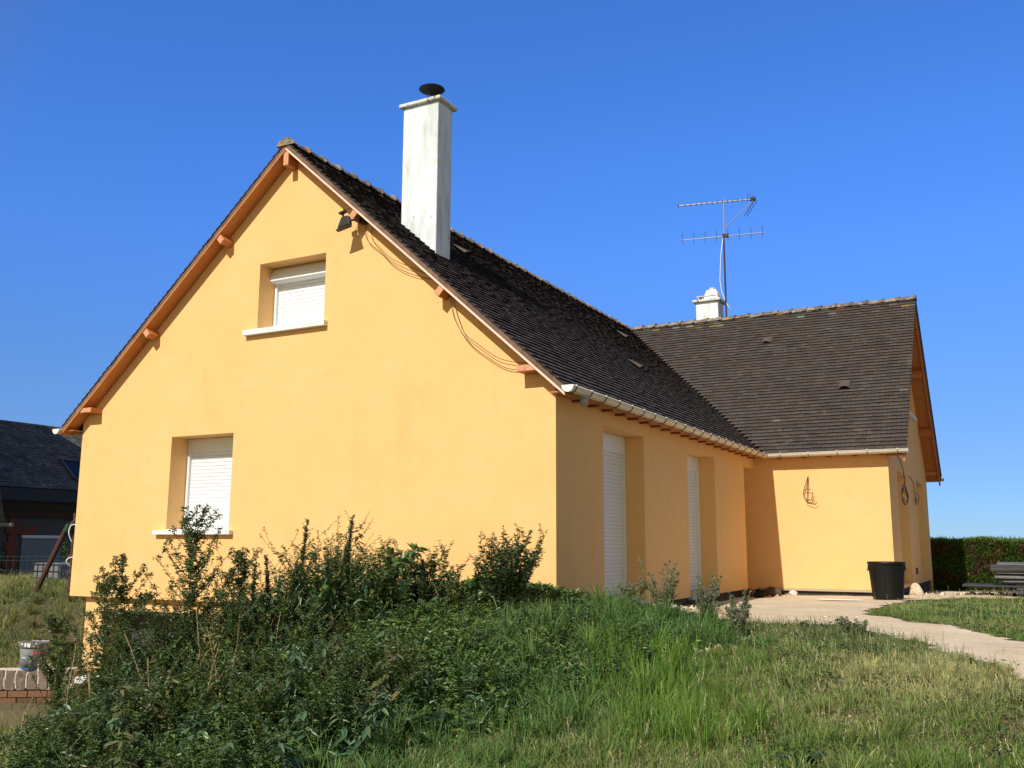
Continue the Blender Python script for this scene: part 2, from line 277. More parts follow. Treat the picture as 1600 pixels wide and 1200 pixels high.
def window(name, P, u0, u1, z0, z1, D, box, sill, label, bevelbox=False, parent=house):
    w = MB(); e = .003
    pbox(w, P, u0+e, u0+.045, D-.035, D+.03, z0, z1-e); pbox(w, P, u1-.045, u1-e, D-.035, D+.03, z0, z1-e)
    pbox(w, P, u0+.048, u1-.048, D-.01, D+.03, z0, z0+.05)
    wo = w.build(name, WHITEP, parent, bevel=.004); tag(wo, label)
    s = MB(); slats(lambda u, d, z: P(u, D+.012+d, z), u0+.047, u1-.047, z0+.053, z1-box, s); s.build('shutter', [SHUT, SHUTG], wo)
    x = MB()
    if bevelbox:
        a, c = z1-box, z1-.004; prof = [(D+.05, a), (D-.10, a), (D-.13, a+.02), (D-.13, a+.08), (D-.06, c), (D+.05, c)]
        vs = [P(u, d, z) for u in (u0+.006, u1-.006) for d, z in prof]; n = len(prof)
        x.add(vs, [tuple(range(n)), tuple(range(2*n-1, n-1, -1))]+[(i, (i+1) % n, n+(i+1) % n, n+i) for i in range(n)])
    else: pbox(x, P, u0+.048, u1-.048, D-.032, D+.05, z1-box, z1-.004)
    x.build('shutter_box', WHITEP, wo, bevel=.003)
    if sill:
        q = MB(); pbox(q, P, sill[0], sill[1], -.075, .001-.004, sill[2], z0-.002); pbox(q, P, u0+.003, u1-.003, -.004, D-.03, z0-.03, z0+.012)
        q.build('sill', WHITEC, wo, bevel=.004)
    return wo
PG = lambda u, d, z: (u, d, z)
PF = lambda u, d, z: (-d, u, z)
PWG = lambda u, d, z: (WX-d, u, z)
window('window', PG, -4.441, -3.304, 3.579, 4.493, .33, .21, (-4.63, -3.24, 3.505), 'upper gable window with closed shutter', True)
window('window', PG, -5.917, -4.762, .926, 2.21, .33, .20, (-6.10, -4.675, .868), 'lower gable window with closed shutter')
window('french_window', PF, 1.326, 2.723, .06, 2.2, .30, .24, None, 'full-height shutter nearest the house corner')
window('french_window', PF, 4.592, 6.018, .06, 2.2, .30, .24, None, 'full-height shutter farther along the shaded wall')
THR = mat('grey_threshold', (.42, .43, .45), .6)
for a_, b_ in ((1.33, 2.72), (4.6, 6.01)): q = MB(); q.box((-.30, a_, -.04), (.025, b_, .055)); q.build('threshold', THR, house, bevel=.004)
window('french_window', PWG, 9.87, 11.48, .06, 2.18, .28, .24, None, 'nearer full-height window in the wing gable')
window('french_window', PWG, 13.34, 14.94, .06, 2.19, .28, .24, None, 'farther full-height window in the wing gable')
window('window', PWG, 12.5, 13.7, 3.62, 4.5, .30, .2, (12.4, 13.8, 3.56), 'upper window in the wing gable')
v = MB(); v.box((WX, 12.15, .2), (WX+.012, 12.42, .33)); 
for i in range(4): v.box((WX+.012, 12.16, .21+i*.03), (WX+.02, 12.41, .22+i*.03))
v.build('air_vent', BLACKM, house)
# --- roofs -------------------------------------------------------
roof = MB()
def tiles(mb, O, A, Sv, L, lo, hi, gauge=.108, tw=.168, th=.021, jit=1.0, base=(1, 1, 1)):
    """O eave origin, A unit along eave, Sv unit up slope, L slope length, lo(s)/hi(s) extents along A"""
    O, A, Sv = Vector(O), Vector(A), Vector(Sv); N = A.cross(Sv)
    if N.z < 0: N = -N
    n = int(L/gauge)+1
    for r in range(n):
        s0 = r*gauge; s1 = min(s0+gauge*1.25, L+.02)
        a, b = lo(s0), hi(s0)
        if b-a < .02: continue
        off = (r % 2)*tw*.5 + random.uniform(-.006, .006); k0 = math.floor((a-off)/tw); k1 = math.ceil((b-off)/tw)
        for k in range(k0, k1):
            x0 = max(a, off+k*tw+.0018); x1 = min(b, off+(k+1)*tw-.0018)
            if x1-x0 < .015: continue
            ds = random.gauss(0, .0025)*jit; l0 = random.gauss(0, .0018)*jit; l1 = random.gauss(0, .0018)*jit
            lift = th+.006+max(0, random.gauss(0, .002))*jit
            sh = random.uniform(.82, 1.18); t = random.uniform(-.06, .06); c = (base[0]*sh*(1+t), base[1]*sh, base[2]*sh*(1-t))
            if random.random() < .003: c = (c[0]*1.8, c[1]*1.75, c[2]*1.7)
            if s0 > L-.42 and L > 4 and random.random() < .16: q_ = random.choice(((4.2, 4.1, 3.9), (3.2, 3.0, 2.6), (5.0, 2.9, 1.1))); c = tuple(v_*q_[j_]*random.uniform(.5, 1) for j_, v_ in enumerate(c))
            vs = []
            for (u, s, h) in ((x0, s0+ds, lift+l0), (x1, s0+ds, lift+l1), (x1, s1, .004), (x0, s1, .004)): vs.append(O+A*u+Sv*s+N*h)
            for (u, s, h) in ((x0, s0+ds, lift+l0-th), (x1, s0+ds, lift+l1-th), (x1, s1, -.006), (x0, s1, -.006)): vs.append(O+A*u+Sv*s+N*h)
            b0 = len(mb.v); mb.v += [tuple(v) for v in vs]+[tuple(v) for v in (vs[0], vs[1], vs[4], vs[5])]; k2 = tuple(q*1.35 for q in c); k3 = tuple(q*.55 for q in c); k4 = tuple(q*.28 for q in c)  # course-line shading painted into the colours: front edge lighter, back and butts darker
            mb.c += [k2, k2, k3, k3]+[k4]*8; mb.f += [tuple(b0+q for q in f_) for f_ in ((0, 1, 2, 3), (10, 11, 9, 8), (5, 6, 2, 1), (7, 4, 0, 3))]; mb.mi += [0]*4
LS = (WW/2+OV)/CS
SE = Vector((-CS, 0, SLP*CS)); SWt = Vector((CS, 0, SLP*CS))
TDn = .024   # tiles sit so that their top is on the fitted plane
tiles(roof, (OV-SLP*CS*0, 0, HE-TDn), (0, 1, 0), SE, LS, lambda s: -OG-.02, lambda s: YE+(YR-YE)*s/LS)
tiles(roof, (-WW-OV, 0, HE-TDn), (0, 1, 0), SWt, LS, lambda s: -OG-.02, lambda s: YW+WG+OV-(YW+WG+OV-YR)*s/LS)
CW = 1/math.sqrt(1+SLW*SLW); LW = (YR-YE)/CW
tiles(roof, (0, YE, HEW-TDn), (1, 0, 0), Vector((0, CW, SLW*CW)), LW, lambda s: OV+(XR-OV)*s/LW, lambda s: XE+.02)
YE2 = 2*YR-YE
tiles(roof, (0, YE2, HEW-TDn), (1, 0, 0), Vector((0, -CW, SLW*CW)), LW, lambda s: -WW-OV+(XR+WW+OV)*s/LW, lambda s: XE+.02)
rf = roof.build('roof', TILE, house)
# dense underlay boards (block light) + soffits
def plate(mb, pts, t, mi=0):
    """polygon pts thickened downwards by t"""
    n = len(pts); lo = [(x, y, z-t) for x, y, z in pts]
    mb.add(list(pts)+lo, [tuple(range(n)), tuple(range(2*n-1, n-1, -1))]+[(i, (i+1) % n, n+(i+1) % n, n+i) for i in range(n)], mi)
u = MB(); dz = .055
zr = HR-dz
e0 = .0
plate(u, [(OV, -OG+.03, HE-dz), (XR, -OG+.03, zr), (XR, YR, zr), (OV, YE, HE-dz)], .03)
plate(u, [(-WW-OV, -OG+.03, HE-dz), (XR, -OG+.03, zr), (XR, YR, zr), (-WW-OV, YE2, HE-dz)], .03)
plate(u, [(OV, YE, HEW-dz), (XR, YR, zr), (XE-.03, YR, zr), (XE-.03, YE, HEW-dz)], .03)
plate(u, [(-WW-OV, YE2, HEW-dz), (XR, YR, zr), (XE-.03, YR, zr), (XE-.03, YE2, HEW-dz)], .03)
u.build('roof_boarding', mat('dark_boarding', (.05, .03, .02), .8), rf)
# verge: brown verge strip, edge board (right one coloured as if sunlit) and orange soffit board
def verge_main(side):
    vt = MB(); so_ = MB(); ed = MB()
    x1, xa = (OV, XR) if side > 0 else (-WW-OV, XR)
    top = lambda x: HR - SLP*abs(x-XR)
    n = 30
    for i in range(n):
        a = x1+(xa-x1)*i/n; c = x1+(xa-x1)*(i+1)/n; sh = random.uniform(.75, 1.2); j = random.uniform(-.003, .003)
        y0, y1 = -OG-.012+j, -OG+.028
        zl = .068+random.uniform(-.005, .005)
        A0, A1 = top(a)-.026, top(c)-.026
        vt.add([(a, y0, A0), (c, y0, A1), (c, y0, A1-zl), (a, y0, A0-zl), (a, y1, A0), (c, y1, A1), (c, y1, A1-zl), (a, y1, A0-zl)],
               [(0, 1, 2, 3), (7, 6, 5, 4), (3, 2, 6, 7), (0, 3, 7, 4), (1, 5, 6, 2), (0, 4, 5, 1)], 0, (sh, sh*.97, sh*.94))
    d = .098
    for (mb, y0, y1, t0, t1) in ((so_, -OG+.004, -.001, d, d+.03), (ed, -OG-.016, -OG+.003, d, d+.032)):
        mb.add([(x1, y0, top(x1)-t0), (xa, y0, top(xa)-t0), (xa, y1, top(xa)-t0), (x1, y1, top(x1)-t0), (x1, y0, top(x1)-t1), (xa, y0, top(xa)-t1), (xa, y1, top(xa)-t1), (x1, y1, top(x1)-t1)],
               [(0, 1, 2, 3), (7, 6, 5, 4), (0, 4, 5, 1), (2, 6, 7, 3), (0, 3, 7, 4), (1, 5, 6, 2)])
    vt.build('verge_tile_strip', VERGE, rf); so_.build('soffit_board', WOODO, rf); ed.build('bargeboard', EDGE if side > 0 else WOODO, rf)
verge_main(1); verge_main(-1)
# wing gable verge, soffit with planks, bargeboard
for sgn in (-1, 1):
    ye = YE if sgn < 0 else YE2; top = lambda y: HR-SLW*abs(y-YR)
    s_ = MB(); n = 46
    for i in range(n):
        a = ye+(YR-ye)*(i+.02)/n; c = ye+(YR-ye)*(i+.98)/n
        plate(s_, [(WX-.02, a, top(a)-.125), (XE-.06, a, top(a)-.125), (XE-.06, c, top(c)-.125), (WX-.02, c, top(c)-.125)], .02)
    s_.build('soffit_planks', WOODO, rf)
    bb = MB()
    for x0, x1, t0, t1, mi in ((XE-.055, XE-.02, .08, .24, 0), (XE-.018, XE+.004, .03, .12, 1)):
        bb.add([(x, y, top(y)-t) for x in (x0, x1) for y, t in ((ye, t0), (YR, t0), (YR, t1), (ye, t1))], [(0, 1, 2, 3), (7, 6, 5, 4), (0, 4, 5, 1), (1, 5, 6, 2), (2, 6, 7, 3), (3, 7, 4, 0)], mi)
    bb.build('bargeboard', [WOODO, VERGE], rf)
# purlin ends on the main gable
def purlin(c, ang, w, h, y0, y1, label=None):
    m = MB(); ca, sa = math.cos(ang), math.sin(ang)
    o = Vector((c[0]-ca*w/2+sa*h/2, y0, c[1]-sa*w/2-ca*h/2))
    m.obox(o, (ca*w, 0, sa*w), (0, y1-y0, 0), (-sa*h, 0, ca*h)); 
    m.obox(o+Vector((ca*.004-sa*.004, -.003, sa*.004+ca*.004)), (ca*(w-.008), 0, sa*(w-.008)), (0, .002, 0), (-sa*(h-.008), 0, ca*(h-.008)), 1)
    m.build('purlin', [WOODO, WOODP], rf)
an = math.atan(SLP)
for x in (-5.02, -6.36): purlin((x-.0, gt(x)-.075), an, .09, .12, -OG+.0, .05)
for x in (-2.74, -1.43): purlin((x, gt(x)-.075), -an, .09, .12, -OG+.0, .05)
purlin((-7.52, 2.665), 0, .24, .07, -OG, .05); purlin((-.27, 2.675), 0, .24, .07, -OG, .05)
purlin((XR, gt(XR)-.11), 0, .09, .2, -OG, .05)
def wpur(y, ang, w, h, z):
    m = MB(); ca, sa = math.cos(ang), math.sin(ang)
    o = Vector((WX-.05, y-ca*w/2+sa*h/2, z-sa*w/2-ca*h/2)); m.obox(o, (OG2-.02, 0, 0), (0, ca*w, sa*w), (0, -sa*h, ca*h)); m.build('purlin', WOODO, rf)
for y in (YR+1.25, YR+2.5): wpur(y, -math.atan(SLW), .11, .16, HR-SLW*(y-YR)-.29)
for y in (YR-1.25, YR-2.5): wpur(y, math.atan(SLW), .11, .16, HR-SLW*(YR-y)-.29)
wpur(YW+WG-.02, 0, .18, .09, 2.52); wpur(YW+.02, 0, .18, .09, 2.52); wpur(YR, 0, .1, .2, HR-.31)
# rafter tails and eave boards
def tails(P0, A, out, n, step, name='rafter_tail'):
    m = MB(); P0, A, out = Vector(P0), Vector(A), Vector(out)
    P0 = P0+Vector((0, 0, .082)); m.obox(P0, A*.06, out*.13, (0, 0, .06)); m.add([P0+out*.13+A*a+Vector((0, 0, z)) for a in (0, .06) for z in (.01, .06)]+[P0+out*.18+A*a+Vector((0, 0, .06)) for a in (0, .06)], [(0, 1, 4), (2, 5, 3), (0, 4, 5, 2), (1, 3, 5, 4)])
    first = m.build(name, WOODD, rf)
    for i in range(1, n):
        c = first.copy(); COL.objects.link(c); c.location = A*(i*step)
tails((.0, .42, HE-.19), (0, 1, 0), (1, 0, 0), 19, .43)
tails((.45, YW, HEW-.19), (1, 0, 0), (0, -1, 0), 5, .45)
for a_, b_ in (((.002, -OG+.03, HE-.085), (OV-.01, YE, HE-.07)), ((.002, YE+.01, HEW-.085), (XE-.08, YW-.002, HEW-.07)), ((-WW-OV+.01, -OG+.03, HE-.085), (-WW-.002, 10, HE-.07))):
    m = MB(); m.box(a_, b_); m.build('eave_board', WOODO, rf)
# ridge tiles
def ridge(p0, p1, n, name='ridge_tile'):
    p0, p1 = Vector(p0), Vector(p1); d = (p1-p0)/n; T = d.normalized(); Sd = T.cross(Vector((0, 0, 1))); m = MB()
    for i in range(n):
        a = p0+d*i; dy = random.uniform(-.006, .006); sh = random.uniform(.8, 1.2)
        rings = [(0, .155, .0), (.045, .155, .0), (.05, .135, -.004), (d.length+.02, .125, -.01)]
        vs = []; K = 9
        for (t, r, z) in rings:
            for k in range(K):
                an_ = math.pi*(k/(K-1)); rr = r*(1.0 if k not in (0, K-1) else 1.05)
                vs.append(a+T*t+Sd*(math.cos(an_)*rr*.95)+Vector((0, 0, math.sin(an_)*rr*.72-.075+z+dy)))
        fs = [(j*K+k, j*K+k+1, (j+1)*K+k+1, (j+1)*K+k) for j in range(3) for k in range(K-1)]
        nb = len(vs)
        fs.append(tuple(range(K)))
        m.add(vs, fs, 0, (sh, sh*.98, sh*.95))
    return m.build(name, RIDGE, rf)
ridge((XR, -OG-.03, HR+.0), (XR, YR, HR), 37); ridge((XE+.03, YR, HR+.0), (XR+.1, YR, HR), 20)
# roof vent tiles
def vent(pt, A, Sv, label=None, dark=False):
    pt, A, Sv = Vector(pt), Vector(A), Vector(Sv); N = A.cross(Sv); N = N if N.z > 0 else -N
    m = MB(); K = 7
    vs = []
    for (s, h) in ((-.11, .075), (-.10, .075), (.16, .02)):
        for k in range(K):
            t = -1+2*k/(K-1); vs.append(pt+A*t*.10+Sv*(s+.01*abs(t))+N*(.02+h*(1-t*t*.75)))
    m.add(vs, [(j*K+k, j*K+k+1, (j+1)*K+k+1, (j+1)*K+k) for j in range(2) for k in range(K-1)], 0, (1.5, 1.4, 1.3))
    m.add([pt+A*-.09+Sv*-.085+N*.02, pt+A*.09+Sv*-.085+N*.02, pt+A*.06+Sv*-.085+N*.075, pt+A*-.06+Sv*-.085+N*.075], [(0, 1, 2, 3)], 1)
    m.build('roof_vent', [TILE, DARK], rf)
for p_ in ((-2.875, 2.675, 5.18), (-2.87, 9.30, 5.176), (-1.363, 6.092, 3.846)): vent(p_, (0, 1, 0), SE)
for p_ in ((-.278, 11.36, 5.2), (1.52, 9.916, 3.85)): vent(p_, (1, 0, 0), (0, CW, SLW*CW))
# --- chimney -----------------------------------------------------
m = MB(); cx0, cx1, cy0, cy1 = -2.775, -2.2, .90, 1.265
nz = 14
m.box((cx0, cy0, 4.0), (cx1, cy1, 6.76)); ch = m.build('chimney', STUCCO, house, bevel=.012)
m = MB(); m.box((cx0-.05, cy0-.05, 6.76), (cx1+.055, cy1+.06, 6.81)); m.box((cx0+.12, cy0+.06, 6.815), (cx1-.12, cy1-.06, 6.86)); m.build('chimney_cap', CAPM, ch, bevel=.012)
m = MB(); cc = (-2.43, 1.08, 6.9); m.lathe((cc[0], cc[1], cc[2]+.145), [(.001, .03), (.10, .025), (.178, .006), (.182, .0), (.178, -.004), (.001, -.002)], 32)
m.tube([(cc[0], cc[1], 6.80), (cc[0], cc[1], 6.9)], .085, 20)
for k in range(3):
    a = 2*math.pi*k/3+.6; m.tube([(cc[0]+.085*math.cos(a), cc[1]+.085*math.sin(a), 6.86), (cc[0]+.09*math.cos(a), cc[1]+.09*math.sin(a), 7.045)], .007, 6)
m.build('cowl', BLACKM, ch, smooth=False)
# small chimney behind the wing ridge
m = MB(); sx0, sx1, sy0, sy1 = -2.26, -1.71, 12.62, 13.1
m.box((sx0, sy0, 5.0), (sx1, sy1, 6.62)); c2 = m.build('chimney', STUCCO, house, bevel=.01); tag(c2, 'short white chimney behind the wing ridge')
m = MB(); m.box((sx0-.07, sy0-.07, 6.62), (sx1+.07, sy1+.07, 6.675)); m.build('chimney_cap', CAPM, c2, bevel=.01)
m = MB()
def frust(mb, x0, x1, y0, y1, z0, z1, k):
    cx, cy = (x0+x1)/2, (y0+y1)/2
    vs = [(x, y, z0) for y in (y0, y1) for x in (x0, x1)]+[(cx+(x-cx)*k, cy+(y-cy)*k, z1) for y in (y0, y1) for x in (x0, x1)]
    mb.add(vs, [(0, 2, 3, 1), (4, 5, 7, 6), (0, 1, 5, 4), (2, 6, 7, 3), (0, 4, 6, 2), (1, 3, 7, 5)])
fx0, fx1, fy0, fy1 = -2.08, -1.72, 12.68, 13.0
frust(m, fx0, fx1, fy0, fy1, 6.675, 6.76, .97); frust(m, fx0+.01, fx1-.01, fy0+.01, fy1-.01, 6.785, 6.94, .68)
for ax in (fx0+.04, fx1-.07): m.box((ax, fy0+.03, 6.755), (ax+.03, fy1-.03, 6.79))
m.tube([(-1.9, 12.84, 6.93), (-1.9, 12.84, 7.0)], .07, 12); m.lathe((-1.9, 12.84, 6.985), [(.001, .03), (.085, .01), (.085, 0), (.001, 0)], 12)
m.build('chimney_pot', WHITEC, c2, bevel=.006)
m = MB(); m.box((-2.24, 12.72, 6.675), (-2.11, 12.95, 6.70)); m.box((-2.26, 12.70, 6.775), (-2.09, 12.97, 6.80))
for ax in (-2.23, -2.13): m.box((ax, 12.72, 6.70), (ax+.02, 12.95, 6.775))
m.build('flue_slab', CAPM, c2)
# --- gutters -----------------------------------------------------
def gutter(p0, p1, side, r=.066, nb=0, caps=(1, 1), shift=.2):
    """half round gutter from p0 to p1 (centre of its mouth)"""
    p0, p1, side = Vector(p0), Vector(p1), Vector(side); T = (p1-p0).normalized(); m = MB(); K = 12
    for rr, fl in ((r, 0), (r-.004, 1)):
        vs = [p+side*(math.cos(math.pi*k/K)*rr)-Vector((0, 0, math.sin(math.pi*k/K)*rr)) for p in (p0, p1) for k in range(K+1)]
        m.add(vs, [(k, k+1, K+2+k, K+1+k) for k in range(K)])
    for sg in (1, -1): m.tube([p0+side*r*sg, p1+side*r*sg], .0075, 8)
    gg = m.build('gutter', GUTTER, house, smooth=True)
    e = MB()
    for pp, on, dr in ((p0, caps[0], -1), (p1, caps[1], 1)):
        if on:
            vs = [pp+T*dr*t+side*(math.cos(math.pi*k/K)*(r+.005))-Vector((0, 0, math.sin(math.pi*k/K)*(r+.005)-.006*(k in (0, K)))) for t in (0, .012) for k in range(K+1)]
            e.add(vs, [tuple(range(K+1)), tuple(range(2*K+1, K, -1))]+[(k, k+1, K+2+k, K+1+k) for k in range(K)])
    if e.v: e.build('end_cap', WHITEP, gg)
    for i in range(nb):
        b = MB(); q = p0.lerp(p1, (i+shift)/nb)
        b.tube([q+side*(math.cos(math.pi*k/K)*(r+.004))-Vector((0, 0, math.sin(math.pi*k/K)*(r+.004))) for k in range(K+1)], .0065, 5)
        b.tube([q+side*r-T*.012+Vector((0, 0, .004)), q+side*r+T*.012+Vector((0, 0, .004))], .011, 6, 1)
        b.build('gutter_bracket', [GBRACK, WHITEP], gg)
    return gg
gc = OV+.062
g1 = gutter((gc, -OG-.06, HE-.035), (gc, YE-.06, HE-.035), (1, 0, 0), nb=21, caps=(1, 0))
m = MB(); m.tube([(gc, .17, HE-.09), (gc, .17, HE-.20)], .042, 16); m.tube([(gc, .17, HE-.08), (gc, .17, HE-.125)], .052, 16); m.build('downpipe_outlet', mat('grey_pvc', (.36, .38, .42), .4), g1, smooth=True)
g2 = gutter((gc-.06, YE-.062, HEW-.035), (XE+.03, YE-.062, HEW-.035), (0, -1, 0), nb=5, caps=(0, 1), shift=.7)
gutter((-WW-gc, -OG-.06, HE-.06), (-WW-gc, 10, HE-.06), (1, 0, 0), nb=20, caps=(1, 0))
gutter((-2, YE2+.062, HEW-.06), (XE+.05, YE2+.062, HEW-.06), (0, 1, 0), nb=10, caps=(0, 1))
# ================================================================== things on the house
# TV antenna
ant = empty('tv_antenna', (-1.56, 12.84, 6.2), 'tall television antenna mast with two stacked aerials beside the small chimney', 'antenna')
mx_, my_ = -1.58, 12.86
m = MB(); m.tube([(mx_, my_, 5.9), (mx_+.0, my_, 8.35)], .022, 8); m.build('mast', DARKST, ant)
m = MB(); m.tube([(mx_+.0, my_, 8.1), (mx_+.03, my_, 9.24)], .019, 8); m.build('mast_extension', STEEL, ant)
m = MB(); a0, a1 = Vector((-2.63, my_-.25, 9.17)), Vector((-.84, my_+.30, 9.22)); bd = a1-a0; per = Vector((-bd.y, bd.x, 0)).normalized()
m.tube([a0, a1], .017, 6); m.build('upper_boom', STEEL, ant)
m = MB()
for i in range(15):
    q = a0+bd*((i+.0)/14.6)**.92; m.tube([q-per*.10+Vector((0, 0, -.03)), q+per*.16+Vector((0, 0, .075))], .006, 4); m.box(q-Vector((.014, .014, .03)), q+Vector((.014, .014, .03)))
for s_ in (-1, 1):
    for j in range(4):
        q = a1+Vector((-.02-.05*j, -.02*j, s_*(.03+.09*j) if s_ < 0 else .02+.03*j)); m.tube([q-per*.14, q+per*.14], .005, 4)
m.tube([a1+Vector((-.02, 0, 0)), a1+Vector((-.28, -.05, -.42))], .007, 4); m.tube([a1+Vector((.04, 0, -.05)), a1+Vector((-.2, -.05, -.42))], .007, 4)
m.box(a1-Vector((.13, .05, .03)), a1+Vector((.0, .05, .04)))
m.build('upper_elements', DARKST, ant)
m = MB(); m.tube([a0.lerp(a1, .99), (mx_+.03, my_, 8.5)], .011, 6); m.build('brace', STEEL, ant)
m = MB(); b0, b1 = Vector((-2.53, my_-.3, 8.24)), Vector((-.70, my_+.3, 8.33)); bd = b1-b0
m.tube([b0, b1], .014, 6); m.build('lower_boom', STEEL, ant)
for i in range(8):
    m = MB(); q = b0+bd*(i/7); m.tube([q-Vector((0, 0, .13)), q+Vector((0, 0, .17))], .0055, 4); m.build('dipole', DARKST, ant)
m = MB(); m.box(b0.lerp(b1, .54)-Vector((.07, .04, .03)), b0.lerp(b1, .54)+Vector((.07, .04, .05)))
m.build('boom_clamp', DARKST, ant)
m = MB(); m.tube([(mx_-.02, my_, 8.25), (mx_-.09, my_, 7.8), (mx_-.13, my_, 7.2), (mx_-.10, my_, 6.9), (mx_+.03, my_, 6.55), (mx_+.12, my_-.02, 6.4)], .009, 6); m.build('coaxial_cable', WHITEP, ant, smooth=True)
# floodlight
fl = empty('floodlight', (-3.0, -.12, 4.8), 'black metal floodlight with motion sensor under the main gable verge', 'floodlight')
m = MB(); lx, ly, lz = -2.83, -.24, 4.77
vs = [(-.065, .05, -.075), (.09, .05, -.055), (.06, .05, .055), (-.045, .05, .055), (-.10, -.03, -.095), (.11, -.03, -.06), (.05, .0, .075), (-.06, .0, .065)]
m.add([(lx+a, ly+b_, lz+c_) for a, b_, c_ in vs], [(0, 1, 2, 3), (7, 6, 5, 4), (0, 4, 5, 1), (1, 5, 6, 2), (2, 6, 7, 3), (3, 7, 4, 0)])
m.build('lamp_housing', BLACKM, fl, bevel=.012)
m = MB(); m.obox((lx-.105, ly-.045, lz-.115), (.22, 0, .037), (0, .05, -.02), (0, .008, .012)); m.build('lamp_glass', mat('smoked_glass', (.03, .03, .03), .15), fl, bevel=.003)
m = MB(); m.tube([(lx-.03, ly+.02, lz+.05), (lx-.035, ly, lz+.105)], .014, 10); m.obox((lx-.08, ly-.03, lz+.095), (.09, 0, .017), (0, .06, 0), (0, 0, .026)); m.build('motion_sensor', BLACKM, fl, bevel=.006)
m = MB(); m.tube([(lx+.07, ly+.03, lz-.0), (lx+.12, ly+.07, lz+.03), (lx+.16, ly+.12, lz+.05)], .015, 8); m.box((lx+.12, ly+.14, lz+.0), (lx+.19, -.002, lz+.08)); m.build('bracket', BLACKM, fl, bevel=.004)
m = MB(); m.tube([(lx-.03, ly, lz+.15), (lx+.1, -.13, lz+.20), (lx+.22, -.10, lz+.26)], .005, 5); m.build('lead', CABLE, fl)
# cables hanging on walls
def smoothpts(pts, k=5):
    pts = [Vector(p) for p in pts]; out = []
    for i in range(len(pts)-1):
        p0, p1, p2, p3 = pts[max(i-1, 0)], pts[i], pts[i+1], pts[min(i+2, len(pts)-1)]
        for j in range(k):
            t = j/k; out.append(.5*((2*p1)+(p2-p0)*t+(2*p0-5*p1+4*p2-p3)*t*t+(3*p1-p0-3*p2+p3)*t**3))
    return out+[pts[-1]]
def cable(pts, r, label, m_=CABLE, more=()):
    m = MB(); m.tube(smoothpts(pts), r, 6)
    for q in more: m.tube(smoothpts(q), r*.9, 6)
    return tag(m.build('hanging_cable', m_, smooth=True), label, 'cable', 'loose cables left on the walls')
cable([(-2.64, -.03, 4.80), (-2.66, -.03, 4.65), (-2.58, -.035, 4.50), (-2.40, -.03, 4.35), (-2.2, -.035, 4.16), (-1.98, -.035, 4.03), (-1.75, -.03, 3.94), (-1.58, -.03, 3.90)], .004, 'thin brown cable drooping below the upper part of the right verge',
      more=([(-2.55, -.03, 4.72), (-2.55, -.03, 4.56), (-2.40, -.05, 4.40), (-2.22, -.05, 4.24), (-1.95, -.05, 4.10), (-1.72, -.04, 3.99), (-1.60, -.04, 3.97)],))
cable([(-1.37, -.03, 3.68), (-1.33, -.03, 3.45), (-1.22, -.035, 3.23), (-1.05, -.03, 3.02), (-.83, -.035, 2.86), (-.66, -.03, 2.75), (-.5, -.03, 2.70), (-.32, -.03, 2.705)], .004, 'thin brown cable drooping below the lower part of the right verge',
      more=([(-1.34, -.03, 3.66), (-1.26, -.03, 3.40), (-1.14, -.05, 3.17), (-.95, -.05, 3.02), (-.72, -.05, 2.86), (-.52, -.04, 2.79), (-.32, -.04, 2.76)],))
cable([(.985, YW-.01, 2.02), (.955, YW-.05, 1.9), (.915, YW-.06, 1.78), (.90, YW-.05, 1.70), (.925, YW-.05, 1.62), (.99, YW-.05, 1.59), (1.04, YW-.06, 1.60), (1.06, YW-.07, 1.68), (1.075, YW-.07, 1.73)], .0065, 'dark loose wire looping out of the sunlit wing wall', CABLEB,
      more=([(.99, YW-.01, 2.02), (.985, YW-.06, 1.85), (.965, YW-.06, 1.65), (.955, YW-.06, 1.55), (1.03, YW-.07, 1.52), (1.10, YW-.08, 1.51), (1.14, YW-.08, 1.55)], [(.91, YW-.05, 1.75), (.97, YW-.07, 1.79), (1.04, YW-.07, 1.77)], [(.95, YW-.05, 1.57), (1.02, YW-.06, 1.59), (1.10, YW-.06, 1.56)]))
ring = lambda c, ry, rz, n=12, ph=0, dx=0: [(WX+.05+dx*math.sin(i), c[0]+ry*math.cos(ph+2*math.pi*i/n), c[1]+rz*math.sin(ph+2*math.pi*i/n)) for i in range(n+1)]
cable([(WX+.01, 9.75, 2.48), (WX+.03, 10.15, 2.42), (WX+.05, 10.42, 2.25), (WX+.06, 10.5, 2.05), (WX+.06, 10.45, 1.92)], .008, 'thick black cable coil hanging on the wing gable in front of the nearer window', CABLEB,
      more=(ring((10.5, 1.74), .50, .17), ring((10.6, 1.76), .42, .14, dx=.02, ph=1), ring((10.45, 1.86), .22, .08), ring((10.48, 1.74), .52, .18, ph=2, dx=.01)))
cable([(WX+.01, 11.9, 2.2), (WX+.04, 12.2, 2.12), (WX+.05, 12.4, 1.95), (WX+.05, 12.45, 1.8), (WX+.04, 12.5, 1.7)], .007, 'thin black cable hanging between the two wing gable windows', CABLEB, more=(ring((12.85, 1.8), .4, .10), ring((12.6, 1.72), .2, .08)))
